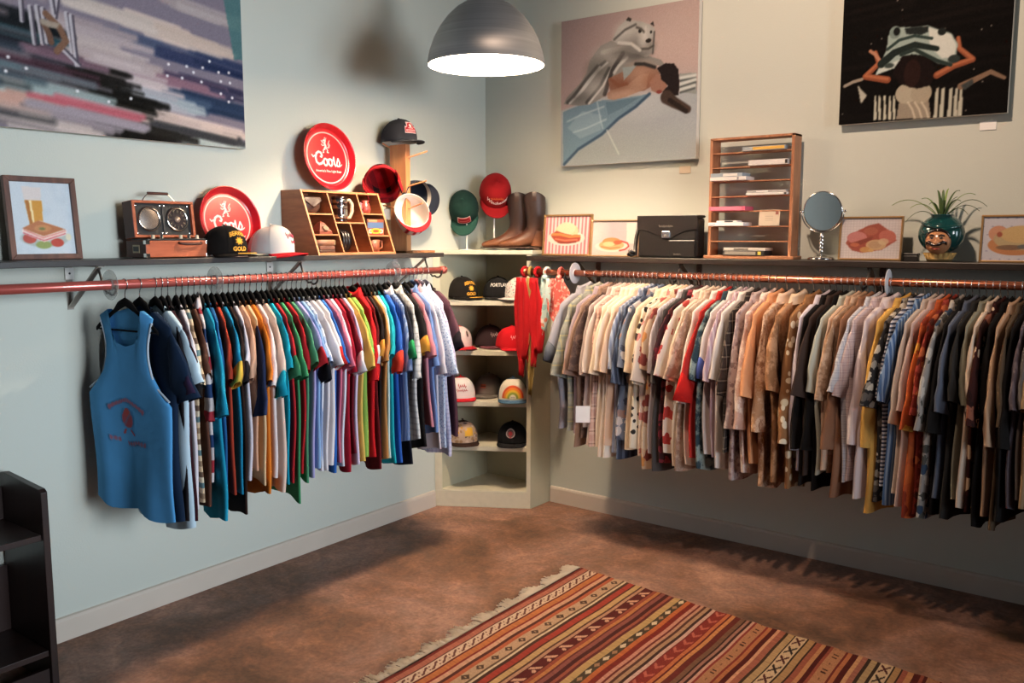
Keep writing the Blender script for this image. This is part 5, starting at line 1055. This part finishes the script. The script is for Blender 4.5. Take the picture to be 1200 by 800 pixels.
def hanger(label, loc, rz, group):
    t = thing('clothes_hanger', label, 'hanger', loc, (0, 0, rz), group); link('arms', HA, t); link('hook', HK, t); return t
def smooth(a, b, x): x = min(max((x - a) / (b - a), 0), 1); return x * x * (3 - 2 * x)

def fixn(o):
    bm = bmesh.new(); bm.from_mesh(o.data); bmesh.ops.recalc_face_normals(bm, faces=bm.faces); bm.to_mesh(o.data); bm.free(); return o
def garment(name, label, cat, loc, rz, kind, body, sleeve=None, cuff=None, collar=None, L=0.74, seed=0, group=None, hem=None, thick=1.0, slen=None, width=1.0):
    r = random.Random(seed * 7 + 3); t = thing(name, label, cat, loc, (0, 0, rz), group)
    sleeve = sleeve or body
    Ws = (0.205 if kind != 'tank' else 0.15) * width; Wc = r.uniform(.225, .245) * width; Wh = r.uniform(.215, .245) * width
    dr = 0.092 if kind != 'tank' else 0.062
    u_ = loc[0] * 5 + loc[1] * 5; k1, k2 = 18, 33; p1, p2, p3 = u_ * 1.1 + r.uniform(-.15, .15), u_ * .8 + r.uniform(-.3, .3), r.uniform(0, 6)
    amp = r.uniform(.012, .015) * thick; skew = r.uniform(-.02, .02); nk = .078 if kind != 'tank' else .088
    nU, nV = 44, 15
    def ztop(x, s):
        ax = abs(x); z = 0.011 - dr * (ax / Ws) ** 1.15
        if ax < nk:
            c = (1 - (ax / nk) ** 2) ** .5; scoop = (.085 if kind == 'tee' else .165 if kind == 'tank' else .045)
            z -= c * (scoop if s < 0 else .030 if kind in ('tee', 'tank') else .012)
        return z
    def bpt(i, v):
        a = 2 * PI * i / nU; c, s = math.cos(a), math.sin(a)
        xn = math.copysign(abs(c) ** .55, c); yn = math.copysign(abs(s) ** .7, s)
        wd = Ws + (Wc - Ws) * smooth(0, .22, v) + (Wh - Wc) * smooth(.2, 1, v)
        if kind == 'tank': wd = Ws * (1 - .22 * math.sin(PI * min(1, v / .34))) if v < .3 else Ws * .84 + (Wc - Ws * .84) * smooth(.3, .42, v) + (Wh - Wc) * smooth(.45, 1, v)
        x = xn * wd; zt = ztop(xn * Ws, yn); z = zt + v * (-L - zt)
        z += (0.008 * math.sin(5 * x / .2 + p1) - .012 * (1 - (x / .25) ** 2)) * v ** 3 + skew * x / .2 * v
        T = (.0085 + .0065 * smooth(0, .5, v)) * thick
        f = amp * smooth(.12, .9, v) * (math.sin(k1 * x + p1 + v) + .5 * math.sin(k2 * x + p2 - 1.5 * v)) + .004 * math.sin(9 * v + 6 * x + p3) * v
        g = .35 * amp * smooth(.2, 1, v) * math.sin(k2 * x + p3 + (0 if yn > 0 else 2.1))
        return (x + .012 * math.sin(4 * v + p2) * v, T * yn + f + g * yn, z)
    mb = MB(); vs = [bpt(i, j / (nV - 1)) for j in range(nV) for i in range(nU)]
    fs = [(j * nU + i, j * nU + (i + 1) % nU, (j + 1) * nU + (i + 1) % nU, (j + 1) * nU + i) for j in range(nV - 1) for i in range(nU)]
    hv = nV - 2
    for i in range(nU):      # shoulder seams close the top over the hanger
        j = (i + 1) % nU; mi_, mj = (nU - i) % nU, (nU - j) % nU
        if i < nU // 2 and min(abs(vs[i][0]), abs(vs[j][0])) > nk * (.97 if kind in ('tee', 'tank') else .35) and len({i, j, mi_, mj}) >= 3:
            fq_ = []
            for w_ in (i, j, mj, mi_):
                if w_ not in fq_: fq_.append(w_)
            fs.insert(0, tuple(fq_))
    fixn(mb.add(vs, fs if hem is None else fs[:-nU]).build('body', body, t, smooth=True))
    if hem is not None:
        MB().add(vs[hv * nU:], [(i, (i + 1) % nU, nU + (i + 1) % nU, nU + i) for i in range(nU)]).build('hem_band', hem, t, smooth=True)
    if kind in ('tee', 'short', 'long'):
        sl_ = slen or {'tee': r.uniform(.22, .29), 'short': r.uniform(.29, .37), 'long': r.uniform(.50, .56)}[kind]
        for s in (-1, 1):
            out = (r.uniform(.34, .60) if kind == 'tee' else r.uniform(.22, .42) if kind != 'long' else r.uniform(.13, .20)) * (1 if s > 0 else .75)
            n, m = 18, 8 if kind != 'long' else 12; bow = r.uniform(.01, .025); ph = r.uniform(0, 6); yb = .02 * math.sin(u_ * 1.7) + r.uniform(-.004, .004)
            A0 = Vector((Ws - .035, .011 - dr + .016)); B0 = Vector((Wc - .03, .011 - dr - .205))
            dirv = Vector((math.sin(out), -math.cos(out))); A1 = A0 + dirv * sl_ + Vector((.02, 0)); 
            wcuff = .155 if kind != 'long' else .095
            B1 = A1 + Vector((-math.cos(out) * wcuff * .95, -math.sin(out) * wcuff * .55))
            if kind != 'long': B1 = Vector((max(B1.x, B0.x + .0), min(B1.y, B0.y - .03)))
            def spt(i, q):
                a = 2 * PI * i / n; A = A0.lerp(A1, q); B = B0.lerp(B1, q); A = A + Vector((bow * math.sin(PI * q ** .7) * 1.6, .012 * math.sin(PI * q)))
                cx, cz = (A.x + B.x) / 2, (A.y + B.y) / 2; hx, hz = (A.x - B.x) / 2, (A.y - B.y) / 2
                th = (.0055 + .0115 * smooth(0, .35, q)) * thick
                c, sn = math.cos(a), math.sin(a); wob = .005 * math.sin(14 * q + ph + 3 * c) * q
                return (s * (cx + hx * c), th * sn + yb * q * q + wob, cz + hz * c)
            qs = [j / (m - 1) for j in range(m)]; cutj = m - 2 if cuff is not None else m
            vs = [spt(i, q) for q in qs for i in range(n)]
            fq = [(j * n + i, j * n + (i + 1) % n, (j + 1) * n + (i + 1) % n, (j + 1) * n + i) for j in range(m - 1) for i in range(n)]
            capf = tuple(range(n - 1, -1, -1))
            so = MB().add(vs, fq[:(cutj if cuff is not None else m) * n] if cuff is not None else [capf] + fq).build('sleeve', sleeve, t, smooth=True)
            if cuff is not None:
                me = so.data; 
                keep = [capf] + fq[:(m - 3) * n]; so.data = MB().add(vs[:(m - 2) * n], keep).mesh('sleeve'); so.data.materials.append(sleeve); so.data.polygons.foreach_set('use_smooth', [True] * len(keep))
                bpy.data.meshes.remove(me)
                MB().add(vs[(m - 3) * n:], [(k * n + i, k * n + (i + 1) % n, (k + 1) * n + (i + 1) % n, (k + 1) * n + i) for k in range(2) for i in range(n)]).build('cuff', cuff, so, smooth=True, solid=.003)
    for o_ in [k for k in t.children if k.name.startswith('sleeve')]: fixn(o_)
    if kind in ('short', 'long'):
        # stand-and-fall collar
        cm = collar or body
        def cpt(u, v):
            a = 2 * PI * u; x = (nk + .004) * math.cos(a); y = .020 * thick * math.sin(a); z0 = ztop(x * .96, -1 if y < 0 else 1) + .003
            if v < .5: q = v / .5; return (x * (1 - .12 * q), y * (1 - .1 * q), z0 + .026 * q - (.004 * (1 if y < 0 else 0)) * q)
            q = (v - .5) / .5; return (x * (.88 + .24 * q), y * (.9 + .55 * q) , z0 + .026 - .046 * q)
        MB().grid(cpt, 24, 7, True).build('collar', cm, t, smooth=True)
        zf = -.06
        MB().grid(lambda u, v: tuple(Vector(bpt(33, .04 + .94 * v)) + Vector(((u - .5) * .026, -.0025, 0))), 3, 14).build('button_placket', body, t, smooth=True)
    elif kind == 'tee':
        cm = collar or body
        MB().grid(lambda u, v: tuple((lambda x, y, q: (x, y, ztop(x * .97, -1 if y < 0 else 1) + .004 + .010 * q))((nk + .002 - .006 * v) * math.cos(2 * PI * u), (.016 - .003 * v) * thick * math.sin(2 * PI * u), v)), 28, 3, True).build('neckband', cm, t, smooth=True)
    return t, bpt

# colour names -> fabrics.  rows: pixel x of the outer sleeve, kind, body, sleeve, cuff, collar, length, label
def mute(h, k=.2):
    v = hexc(h); g = v @ np.array([.3, .55, .15]); v = v * (1 - k) + g * k; return '#%02x%02x%02x' % tuple(int(round(x * 255)) for x in v)
def _p(kind): return lambda *a: pattern(kind, [mute(x) for x in a[:-1]], a[-1])
V_, Hs, FL, DT, CK, BT = (_p(k) for k in ('vstripe', 'hstripe', 'floral', 'dots', 'check', 'blotch'))
c = cloth
RWB = Hs('#b8aeb0', '#1f3a6b', '#c9bfc2', '#a32430', .19)
LEFT = [
 (196,'tee','#16263c',None,None,None,.72,'navy blue T-shirt showing behind the sky blue tank top'),
 (206,'tee','#b9cfdc',None,None,None,.79,'pale blue ringer tee beside the navy T-shirt'),
 (212,'tee','#33151c',None,None,None,.80,'dark maroon T-shirt with the longest hem'),
 (220,'tee','#221d20',None,'#2c1f38',None,.76,'charcoal T-shirt with purple cuffs'),
 (233,'tee','#d5cfd6',None,'#161416','#d5cfd6',.76,'white baseball tee with black cuffs'),
 (237,'tee',Hs('#c9ac86','#8f7256','#cdb592','#55767c','#d3c3a4','#6a5040',.12),None,None,None,.74,'tan and teal striped T-shirt'),
 (246,'tee','#54372d',None,None,None,.76,'plain cocoa brown T-shirt'),
 (262,'short',RWB,None,None,'#c9bfc2',.70,'red, white and blue broad-striped polo shirt'),
 (266,'tee','#1f8eaf',None,'#1f8eaf',None,.79,'turquoise T-shirt beside the broad-striped polo'),
 (272,'tee','#23578a',None,None,None,.76,'mid blue T-shirt behind the turquoise one'),
 (276,'tee','#a03a28',None,None,None,.74,'rust red T-shirt among dark blue and white tees'),
 (281,'tee','#1d7fa5',None,'#d2b047','#d8d8da',.70,'teal T-shirt with yellow trimmed cuffs'),
 (285,'tee','#2a1a16',None,None,None,.79,'very dark brown T-shirt with a long hem'),
 (289,'tee','#cfc9d2',None,'#1c1a1e',None,.70,'off-white ringer tee with black trim'),
 (294,'tee','#d1a184',None,None,None,.66,'peach T-shirt beside the navy-sleeved raglan'),
 (305,'tee','#d8b98e','#2b3350',None,'#9a5a2e',.72,'tan raglan tee with long navy sleeves'),
 (312,'tee','#d2772a',None,None,None,.76,'bright orange T-shirt'),
 (318,'tee','#d9cfce',None,None,None,.72,'off-white T-shirt between the orange and the cream tees'),
 (330,'tee','#d9bfb0',None,'#1692ac','#d9bfb0',.74,'cream T-shirt with wide turquoise cuffs'),
 (338,'tee','#1490ab',None,None,None,.77,'turquoise T-shirt behind the cream one'),
 (343,'tee','#a9242c',None,'#3a7a55',None,.70,'red T-shirt with green cuffs'),
 (347,'tee','#3c8a5d',None,None,'#c9b48a',.79,'emerald green T-shirt hanging lowest of the greens'),
 (352,'tee','#a81f27',None,None,None,.70,'crimson T-shirt beside the emerald green one'),
 (357,'tee','#4e8a68',None,None,None,.73,'sea green T-shirt beside the lavender one'),
 (365,'tee','#a7a0cf',None,'#a9252c',None,.74,'lavender T-shirt with red and navy cuffs'),
 (371,'tee','#88aad2',None,'#16161c',None,.73,'light blue T-shirt with black cuffs'),
 (377,'tee',V_('#d9d9e2','#8ea4cf',.03),None,None,None,.72,'white and blue vertically striped tee'),
 (383,'tee','#d9d3d6',None,None,None,.72,'plain white T-shirt beside the blue striped one'),
 (391,'tee','#dcd6d8',None,'#bb2a26',None,.72,'white T-shirt with bright red cuffs'),
 (396,'tee','#2f62ac',None,None,None,.75,'cobalt blue T-shirt among white and crimson tees'),
 (401,'tee','#c96a80',None,None,None,.72,'rose pink T-shirt'),
 (409,'tee','#d6dce6',None,'#8d1f2c',None,.74,'white T-shirt with dark red cuffs'),
 (413,'tee','#9f1c2e',None,None,None,.78,'cherry red T-shirt behind the white ones'),
 (419,'tee','#6a1a28','#6a1a28','#dcd8da',None,.72,'burgundy T-shirt with white cuffs'),
 (424,'tee','#d4c6de',None,None,None,.74,'pale lilac T-shirt beside the burgundy one'),
 (428,'tee','#d8b25a',None,None,None,.70,'golden yellow T-shirt'),
 (432,'tee','#7fa34c',None,'#3f9a4a',None,.70,'apple green T-shirt with brighter green cuffs'),
 (447,'short','#b3191f',None,None,None,.70,'boxy scarlet short-sleeved shirt'),
 (450,'tee','#5a1418',None,'#d9d0d4',None,.76,'oxblood T-shirt with white cuffs'),
 (455,'tee','#231b1a',None,'#d38c3a',None,.74,'black T-shirt with orange cuffs'),
 (459,'tee','#b9824c',None,None,None,.78,'caramel T-shirt with a long hem'),
 (464,'tee','#bcd8d6',None,None,None,.72,'pale aqua T-shirt'),
 (468,'tee','#1f9fae',None,None,None,.77,'bright teal T-shirt beside the pale aqua one'),
 (476,'tee','#244f9e',None,'#c93a2a',None,.75,'royal blue T-shirt with red and orange cuffs'),
 (483,'short',V_('#5b76a8','#8a9cc0',.02),None,None,'#dcd4da',.70,'chambray blue pinstriped shirt'),
 (488,'tee','#141622',None,'#1f7a4a',None,.79,'black navy T-shirt with green cuffs'),
 (494,'short',CK('#d6d3cf','#c6c3c2','#6e6c6e',.028),None,None,None,.74,'white shirt with fine grey windowpane checks'),
 (500,'tee','#1a1718',None,'#d99238',None,.72,'black T-shirt with one amber cuff stripe'),
 (507,'tee','#c17f8c',None,None,None,.66,'dusty pink T-shirt'),
 (512,'short','#6a86ba',None,None,None,.72,'denim blue shirt near the end of the red rod'),
 (517,'short','#d9d2da',None,None,'#d99aa0',.76,'white shirt with pink collar'),
 (521,'short',DT('#c7d3ea','#8fa4cf',.012),None,None,None,.78,'pale blue button shirt with tiny dots'),
 (527,'short',CK('#cfc8e0','#b9b6d8','#8d8ab8',.02),None,None,None,.77,'lilac and white small-checked shirt'),
 (533,'tee','#4a2f3a',None,'#17131a',None,.70,'plum T-shirt with black cuffs at the end of the row'),
]
def mk(x): return None if x is None else (cloth(x) if isinstance(x, str) else x)
LG, RG = 'T-shirts hung along the red rod', 'shirts hung along the copper rod'
HLG, HRG = 'black hangers on the red rod', 'black hangers on the copper rod'
SLEN = {'broad-striped polo': .36, 'wide turquoise': .32, 'scarlet': .32, 'royal blue': .31, 'navy sleeves': .38, 'vivid red': .42, 'camel': .44, 'stone beige': .40, 'Hawaiian': .42, 'leaf print': .42, 'big cream flowers': .38, 'black birds': .36, 'cocoa brown': .20, 'tan and teal': .24}
YL, YR = R(19), R(11)
def fill(rows, side):
    pos = []; off = .30
    for row in rows:
        px = row[0]; q = on(px, 395 if side == 'L' else 420, 0 if side == 'L' else 1, .30 + .27 * math.cos(YL) if side == 'L' else -.30 - .28 * math.cos(YR)); pos.append(q[1] + .27 * math.sin(YL) if side == 'L' else q[0] + .28 * math.sin(YR))
    n = len(pos); mn = .0250
    if side == 'L': pos[0] = TP[1] + .055; pos[1] = max(pos[1], pos[0] + .03)
    for _ in range(60):
        for i in range(n - 1):
            g = pos[i + 1] - pos[i]
            if g < mn: d = (mn - g) / 2; pos[i] -= d; pos[i + 1] += d
    for i, (row, u) in enumerate(zip(rows, pos)):
        px, kind, b, s, cf, co, L, lab = row[:8]
        if len(lab.split()) < 6: lab += ' hanging on the red rod' if side == 'L' else ' hanging on the copper rod'
        r = random.Random(i * 13 + (0 if side == 'L' else 999)); yaw = -math.degrees(YL if side == 'L' else YR) + 4 * math.sin(u * 6.5 + (0 if side == 'L' else 2)) + r.uniform(-1.8, 1.8)
        if side == 'L' and i < 3: yaw = -3 - 5 * i
        gp = (pos[min(i + 1, n - 1)] - pos[max(i - 1, 0)]) / (2 if 0 < i < n - 1 else 1); tk_ = min(1.3, max(.8, gp * .52 * math.cos(YL if side == 'L' else YR) / .015))
        if side == 'L': loc = (RODX, u, RODL_Z + NECK); rz = R(yaw)
        else: loc = (u, RODY, RODR_Z + NECK); rz = R(-90 + yaw)
        hanger('black velvet hanger holding the ' + ' '.join(lab.replace(',', '').split()[:9]), loc, rz, HLG if side == 'L' else HRG)
        garment('t_shirt' if kind == 'tee' else 'button_shirt', lab, 'T-shirt' if kind == 'tee' else 'shirt', loc, rz, kind, mk(b if side == 'L' or not isinstance(b, str) else mute(b)), mk(s), mk(cf), mk(co), L + r.uniform(-.035, .03), i + (0 if side == 'L' else 500), LG if side == 'L' else RG, thick=tk_, hem=mk(row[8]) if len(row) > 8 else None, slen=next((v for k, v in SLEN.items() if k in lab), None))
# the tank top that opens the row
TP = (RODX, on(148, 350, 0, .30)[1] - .005, RODL_Z + NECK)
hanger('black velvet hanger holding the sky blue tank top at the end of the row', TP, R(5), HLG)
tk, bp_ = garment('tank_top', 'sky blue tank top with a faded red print, first on the rod', 'tank top', TP, R(5), 'tank', cloth('#5096cc'), width=1.0, L=.735, seed=77, group=LG)
for s in (-1, 1): MB().tube([tuple(Vector(bp_(22 if s < 0 else 0, v)) + Vector((s * .002, -.002, 0))) for v in np.linspace(.02, .40, 12)], .0035, 6).build('armhole_trim', cloth('#b9c4cf'), tk)
P = Paint(46, 50, '#5096cc'); P.a[:] = hexc('#5096cc')
for k in range(13): a = PI * (0.12 + .76 * k / 12); P.ell(.5 + .40 * math.cos(a), .52 + .38 * math.sin(a), .035, .045, '#a8505a', .8)
for k in range(11): P.ell(.12 + .076 * k, .12 + .03 * math.sin(k), .03, .045, '#a8505a', .8)
P.ell(.5, .55, .13, .16, '#a8484e', .9); P.ell(.5, .68, .08, .08, '#b0504e', .9); P.stroke([(.4,.42),(.6,.7)], .03, '#5a7aa0', .7); P.stroke([(.42,.35),(.38,.28)], .05, '#a8484e'); P.stroke([(.56,.35),(.62,.28)], .05, '#a8484e')
def on_tank(U, V):
    out = np.zeros(U.shape + (3,))
    for j in range(U.shape[0]):
        for i in range(U.shape[1]):
            x = (U[j, i] - .5) * .25; z = .40 - .0 + (V[j, i] - .5) * .22; v = .46 - (V[j, i] - .5) * .34
            cx = min(max(x / .232, -.98), .98); a = 1.5 * PI + math.asin(math.copysign(abs(cx) ** (1 / .55), cx)); p = Vector(bp_(a / (2 * PI) * 44, v)); out[j, i] = (p.x, p.y - .0035, p.z)
    return out[..., 0], out[..., 1], out[..., 2]
PB_ = hexc('#5096cc'); PM_ = np.abs(P.a - PB_).sum(-1) > .06
P.build('faded_print', on_tank, tk, .95, mask=lambda U, V: PM_)
fill(LEFT, 'L')
RIGHT = [
 (640,'short','#8f8c95',None,'#55575f',None,.70,'grey-blue shirt with dark cuffs beside the scarves'),
 (651,'short',CK('#8a8a80','#6f7470','#a89a5a',.07),None,None,None,.72,'grey plaid shirt with olive checks'),
 (661,'short','#96818c',None,None,None,.74,'mauve shirt among grey and brown shirts'),
 (667,'short','#8a6a58',None,None,None,.76,'cocoa shirt beside the mauve one'),
 (671,'short',BT('#5a4438','#453230','#6d5348',.05),None,None,None,.76,'dark brown mottled shirt'),
 (676,'short','#a8928c',None,None,None,.70,'taupe short-sleeved shirt'),
 (683,'short','#cdb8aa',None,None,None,.74,'pale oatmeal shirt'),
 (687,'short',CK('#b98a7c','#cfae9c','#6b4a48',.06),None,None,None,.74,'tartan shirt in rust and cream'),
 (692,'short','#e2cdb2',None,None,None,.74,'buttercream shirt with a wide collar'),
 (698,'short','#dcc6b0',None,None,None,.79,'ivory shirt between cream shirts'),
 (703,'short','#e3d4c2',None,None,None,.78,'milk white shirt beside the striped blue one'),
 (708,'short','#d3ad90',None,None,None,.76,'light apricot shirt'),
 (714,'short',V_('#7c86a0','#aab0c0',.022),None,None,None,.76,'blue shirt with vertical stripes'),
 (720,'short',V_('#2b3448','#4a5872',.03),None,None,None,.77,'dark navy shirt with faint stripes'),
 (725,'short',FL('#5f6a80','#8a6a62','#b0a8a8','#3a4258',.05),None,None,None,.70,'slate shirt with muted flowers'),
 (734,'short','#e0c7a2',None,None,None,.72,'straw yellow shirt'),
 (741,'short',DT('#dccdb2','#2a2624','#352f2c',.036),None,None,None,.74,'cream shirt printed with small black birds'),
 (749,'short',FL('#d9c0ac','#c9756c','#d9c8b4','#b9564e',.05),None,None,None,.76,'cream shirt with coral flowers'),
 (754,'short',FL('#c9a684','#c9803c','#8a3a34','#d8c0a0',.07),None,None,None,.79,'tan shirt with an orange flower border'),
 (762,'short',V_('#b3a8b0','#c8bfc6',.018),None,None,None,.74,'pale grey pinstriped shirt'),
 (767,'short','#45403f',None,None,None,.78,'charcoal shirt behind the grey pinstriped one'),
 (771,'short',FL('#3a1c20','#7a2430','#5a2a2a','#2a1618',.04),None,None,None,.79,'deep red floral shirt'),
 (778,'short',FL('#d9c2b4','#b5302e','#d9c8b8','#c9403a',.06),None,None,None,.72,'off-white shirt with red leaves'),
 (786,'short','#d6c0a6',None,None,None,.79,'sand coloured shirt with straight hem'),
 (792,'short',BT('#b99a84','#a07c68','#c9ae98',.06),None,None,None,.79,'tan mottled shirt'),
 (799,'short','#dfd0c4',None,None,None,.78,'white shirt beside the vivid red one'),
 (807,'short','#c2241f',None,'#c2241f',None,.72,'vivid red button shirt'),
 (813,'short',BT('#3f5560','#2b3f4a','#8a9a94',.08),None,None,None,.81,'dark teal mottled shirt'),
 (818,'short','#d8c9c2',None,'#4a5a9a',None,.72,'white shirt with blue piping'),
 (824,'short',V_('#b592a0','#cfb6bc',.02),None,None,None,.74,'dusky pink striped shirt'),
 (831,'short','#dccfc4',None,None,None,.76,'chalk white shirt before the dark plaid one'),
 (841,'short',CK('#3a302c','#241e1c','#8a7a6a',.05),None,None,None,.70,'black and brown plaid shirt'),
 (843,'long',FL('#b39a96','#8a6e70','#c3aca6','#9a7c7c',.022),None,None,None,.77,'rose grey shirt with a tiny all-over print'),
 (857,'long',BT('#cdb0a2','#c09484','#d9c2b4',.05),None,None,None,.77,'pale pink long-sleeved shirt'),
 (865,'short','#d58a58',None,None,None,.74,'tangerine shirt'),
 (877,'long',BT('#c39676','#a87650','#cfa88a','#8f5f42',.09),None,None,'#cdb09a',.82,'faded peach shirt with brown splotches'),
 (892,'short',BT('#a8744a','#8f5e3a','#b9835a',.06),None,None,'#cdb49a',.80,'caramel brown shirt with a pale collar'),
 (909,'long',DT('#8a5a34','#d6c4a4','#cbb48e',.045),None,None,None,.77,'brown shirt with large cream spots'),
 (922,'long','#b9adb8',None,None,None,.74,'lavender white long-sleeved shirt'),
 (931,'long','#1a1513',None,None,None,.76,'black shirt beside the lavender white one'),
 (937,'short','#3a2a24',None,None,None,.72,'espresso brown shirt'),
 (946,'long','#120e0d',None,None,None,.80,'jet black long-sleeved shirt'),
 (952,'short','#a9ab9c',None,None,None,.72,'pale sage shirt'),
 (957,'short','#c49a7c',None,None,None,.74,'light tan shirt beside the sage one'),
 (963,'short',BT('#b08a6a','#9a7454','#c09a7c',.05),None,None,None,.74,'fawn mottled shirt'),
 (972,'long','#8a5a3e',None,None,None,.82,'chestnut brown long-sleeved shirt'),
 (983,'short',CK('#b3b3bc','#9a9aa8','#d6d2d0',.03),None,None,None,.72,'blue-grey gingham shirt'),
 (991,'short',CK('#bda4a4','#a68c90','#d3c2be',.03),None,None,None,.72,'pinkish gingham shirt'),
 (1003,'long',V_('#c9b9ba','#b3a0a6',.05),None,None,None,.78,'white shirt with faint lilac stripes and cuff'),
 (1020,'long','#c9923a',None,None,None,.83,'mustard yellow shirt'),
 (1027,'short',FL('#2a2624','#8a8072','#5a5048','#b9a890',.035),None,None,None,.78,'dark floral shirt beside the mustard one'),
 (1036,'short',Hs('#b9b6bc','#3a4258',.016),None,None,None,.72,'shirt with fine navy and white stripes'),
 (1041,'short',V_('#3f5f8f','#7f97b9',.02),None,None,None,.83,'denim blue striped shirt with a long hem'),
 (1050,'short','#b7a394',None,None,None,.76,'stone beige short-sleeved shirt'),
 (1062,'short','#b99a92',None,None,None,.76,'blush pink shirt with large collar'),
 (1072,'short',FL('#b8481c','#d9942a','#c8541c','#8a2a14',.08),None,None,None,.80,'orange Hawaiian shirt with yellow hibiscus'),
 (1079,'short',FL('#7a1f14','#a8382a','#4a1a12','#b8542a',.035),None,None,None,.80,'dark red batik shirt'),
 (1090,'short',FL('#8a8078','#b5a89a','#4a4640','#2f4058',.045),None,None,None,.82,'grey shirt with dark blue leaf print'),
 (1097,'short','#171413',None,None,None,.78,'black shirt beside the leaf print one'),
 (1108,'short','#50586a',None,None,None,.74,'slate blue shirt'),
 (1114,'short','#2a2826',None,None,None,.80,'soft black shirt behind the slate blue one'),
 (1121,'short','#7d7a68',None,None,None,.72,'sage khaki shirt'),
 (1128,'short','#cdb39c',None,None,None,.74,'cream shirt beside the maroon flowered one'),
 (1138,'short',FL('#3a1612','#d6b08a','#2a100e','#8a4a34',.06),None,None,None,.74,'maroon shirt with big cream flowers'),
 (1143,'short','#15110f',None,None,None,.80,'black shirt beside the maroon flowered one'),
 (1154,'short','#b58c6c',None,None,None,.74,'wide-sleeved camel shirt'),
 (1160,'short','#5a4632',None,None,None,.80,'dark olive brown shirt'),
 (1166,'short','#1b1715',None,None,None,.80,'black shirt beside the camel one'),
 (1174,'short',V_('#5a4f58','#6f626a',.02),None,None,None,.74,'plum grey striped shirt'),
 (1183,'short','#6a625e',None,None,None,.72,'ash grey shirt'),
 (1190,'short','#a8845c',None,None,None,.72,'ochre shirt'),
 (1197,'short','#c29a7c',None,None,None,.74,'salmon tan shirt'),
 (1204,'short','#6f8698',None,None,None,.84,'steel blue shirt at the end of the copper rod'),
 (1212,'short','#3a302c',None,None,None,.78,'dark umber shirt beyond the steel blue one'),
]
fill(RIGHT, 'R')

# ================================================================== scarves, size rings, tags
def scarf(label, px, y, z0, mats, L, w, knot=True, seed=1, dx=0.0):
    x = on(px, 320, 1, y)[0]; r = random.Random(seed)
    t = thing('scarf', label, 'scarf', (x, y, z0), (0, 0, R(r.uniform(-15, 15))), 'scarves tied at the end of the copper rod')
    ph = r.uniform(0, 6)
    MB().tube([(0.002, (ROD_R + .006) * math.cos(a), (ROD_R + .006) * math.sin(a)) for a in np.linspace(0, 2 * PI, 20, endpoint=False)], 0.008, 8, closed=True).build('loop', mats, t, smooth=True)
    if knot: MB().grid(lambda u, v: (.017 * math.cos(2 * PI * u) * math.sin(PI * v), -.018 + .014 * math.sin(2 * PI * u) * math.sin(PI * v), -.026 - .016 * math.cos(PI * v)), 14, 8, True).build('knot', mats, t, smooth=True)
    for k, ll in enumerate(L):
        def f(u, v):
            ww = w * (.35 + .65 * smooth(0, .35, v)) * (1 - .55 * smooth(.75, 1, v)); xx = (u - .5) * ww + (k - .5 * (len(L) - 1)) * w * .5 + .01 * math.sin(3 * v + ph + k)
            return (xx, -.020 + .010 * math.sin(u * 9 + ph + 2 * v) * (.4 + v) - .006 * k, -.03 - ll * v + .012 * v * math.cos(u * 3 + k))
        MB().grid(f, 14, 16).build('tail', mats, t, smooth=True, solid=.0015)
scarf('plain red silk scarf tied nearest the corner cabinet', 615, RODY, RODR_Z, cloth('#9c151b'), (.52, .42), .075, False, 1)
scarf('olive gold scarf hanging between two red scarves', 621.5, RODY, RODR_Z, cloth('#8a7442'), (.62,), .045, False, 2)
scarf('long plain red scarf with pointed tails', 630, RODY, RODR_Z, cloth('#a5171d'), (.46, .38), .085, False, 3)
scarf('aqua and coral flowered scarf knotted on the copper rod', 641, RODY, RODR_Z, FL('#b9cfc9', '#d9765a', '#e4d8cc', '#8fb9b9', .035), (.30, .26), .07, True, 4)
scarf('coral pink lace-print scarf knotted on the copper rod', 657, RODY, RODR_Z, FL('#d9584e', '#e49a8a', '#d9584e', '#e8b0a0', .018), (.24, .20), .085, True, 5)
def ring(label, p, ax, mat, Rr=.052):
    t = thing('size_ring', label, 'divider', p, (0, 0, 0) if ax == 'y' else (0, 0, PI / 2), 'round size dividers on the rods')
    M = Matrix.Rotation(PI / 2, 4, 'X'); ri = ROD_R + .0015
    MB().lathe([(ri, -.0012), (Rr, -.0012), (Rr + .0006, 0), (Rr, .0012), (ri, .0012), (ri, -.0012)], 40, M).build('disc', mat, t, smooth=False)
    MB().lathe([(ri, -.004), (ri + .003, -.004), (ri + .003, .004), (ri, .004)], 24, M).build('hub', mat, t, smooth=True)
CL = glass_mat('#e8eceb', .12); WP = flat('#d9d6d6', .45, var=.02)
for px, py, lab in ((129, 333, 'clear plastic size ring before the tank top'), (252, 328, 'clear plastic size ring among the striped tees'), (461, 321, 'clear plastic size ring above the scarlet shirt')):
    q = on(px, py, 0, RODX); ring(lab, (RODX, q[1], RODL_Z), 'y', CL)
for px, py, lab in ((674, 318, 'white plastic size ring beside the scarves'), (1041, 332, 'white plastic size ring above the mustard shirt')):
    q = on(px, py, 1, RODY); ring(lab, (q[0], RODY, RODR_Z), 'x', WP)
q = on(683, 487, 1, -.56); t = thing('price_tag', 'square white paper tag pinned to the tartan shirt', 'tag', tuple(q - np.array([0, 0, .045])), (0, 0, R(35)))
MB().box((-.034, -.0008, .012), (.034, .0008, .092)).build('card', flat('#e9e6e6', .8, var=.02), t); MB().tube([(0, 0, .09), (.002, .004, .105), (0, .012, .115)], .0008, 5).build('pin', BRK, t)
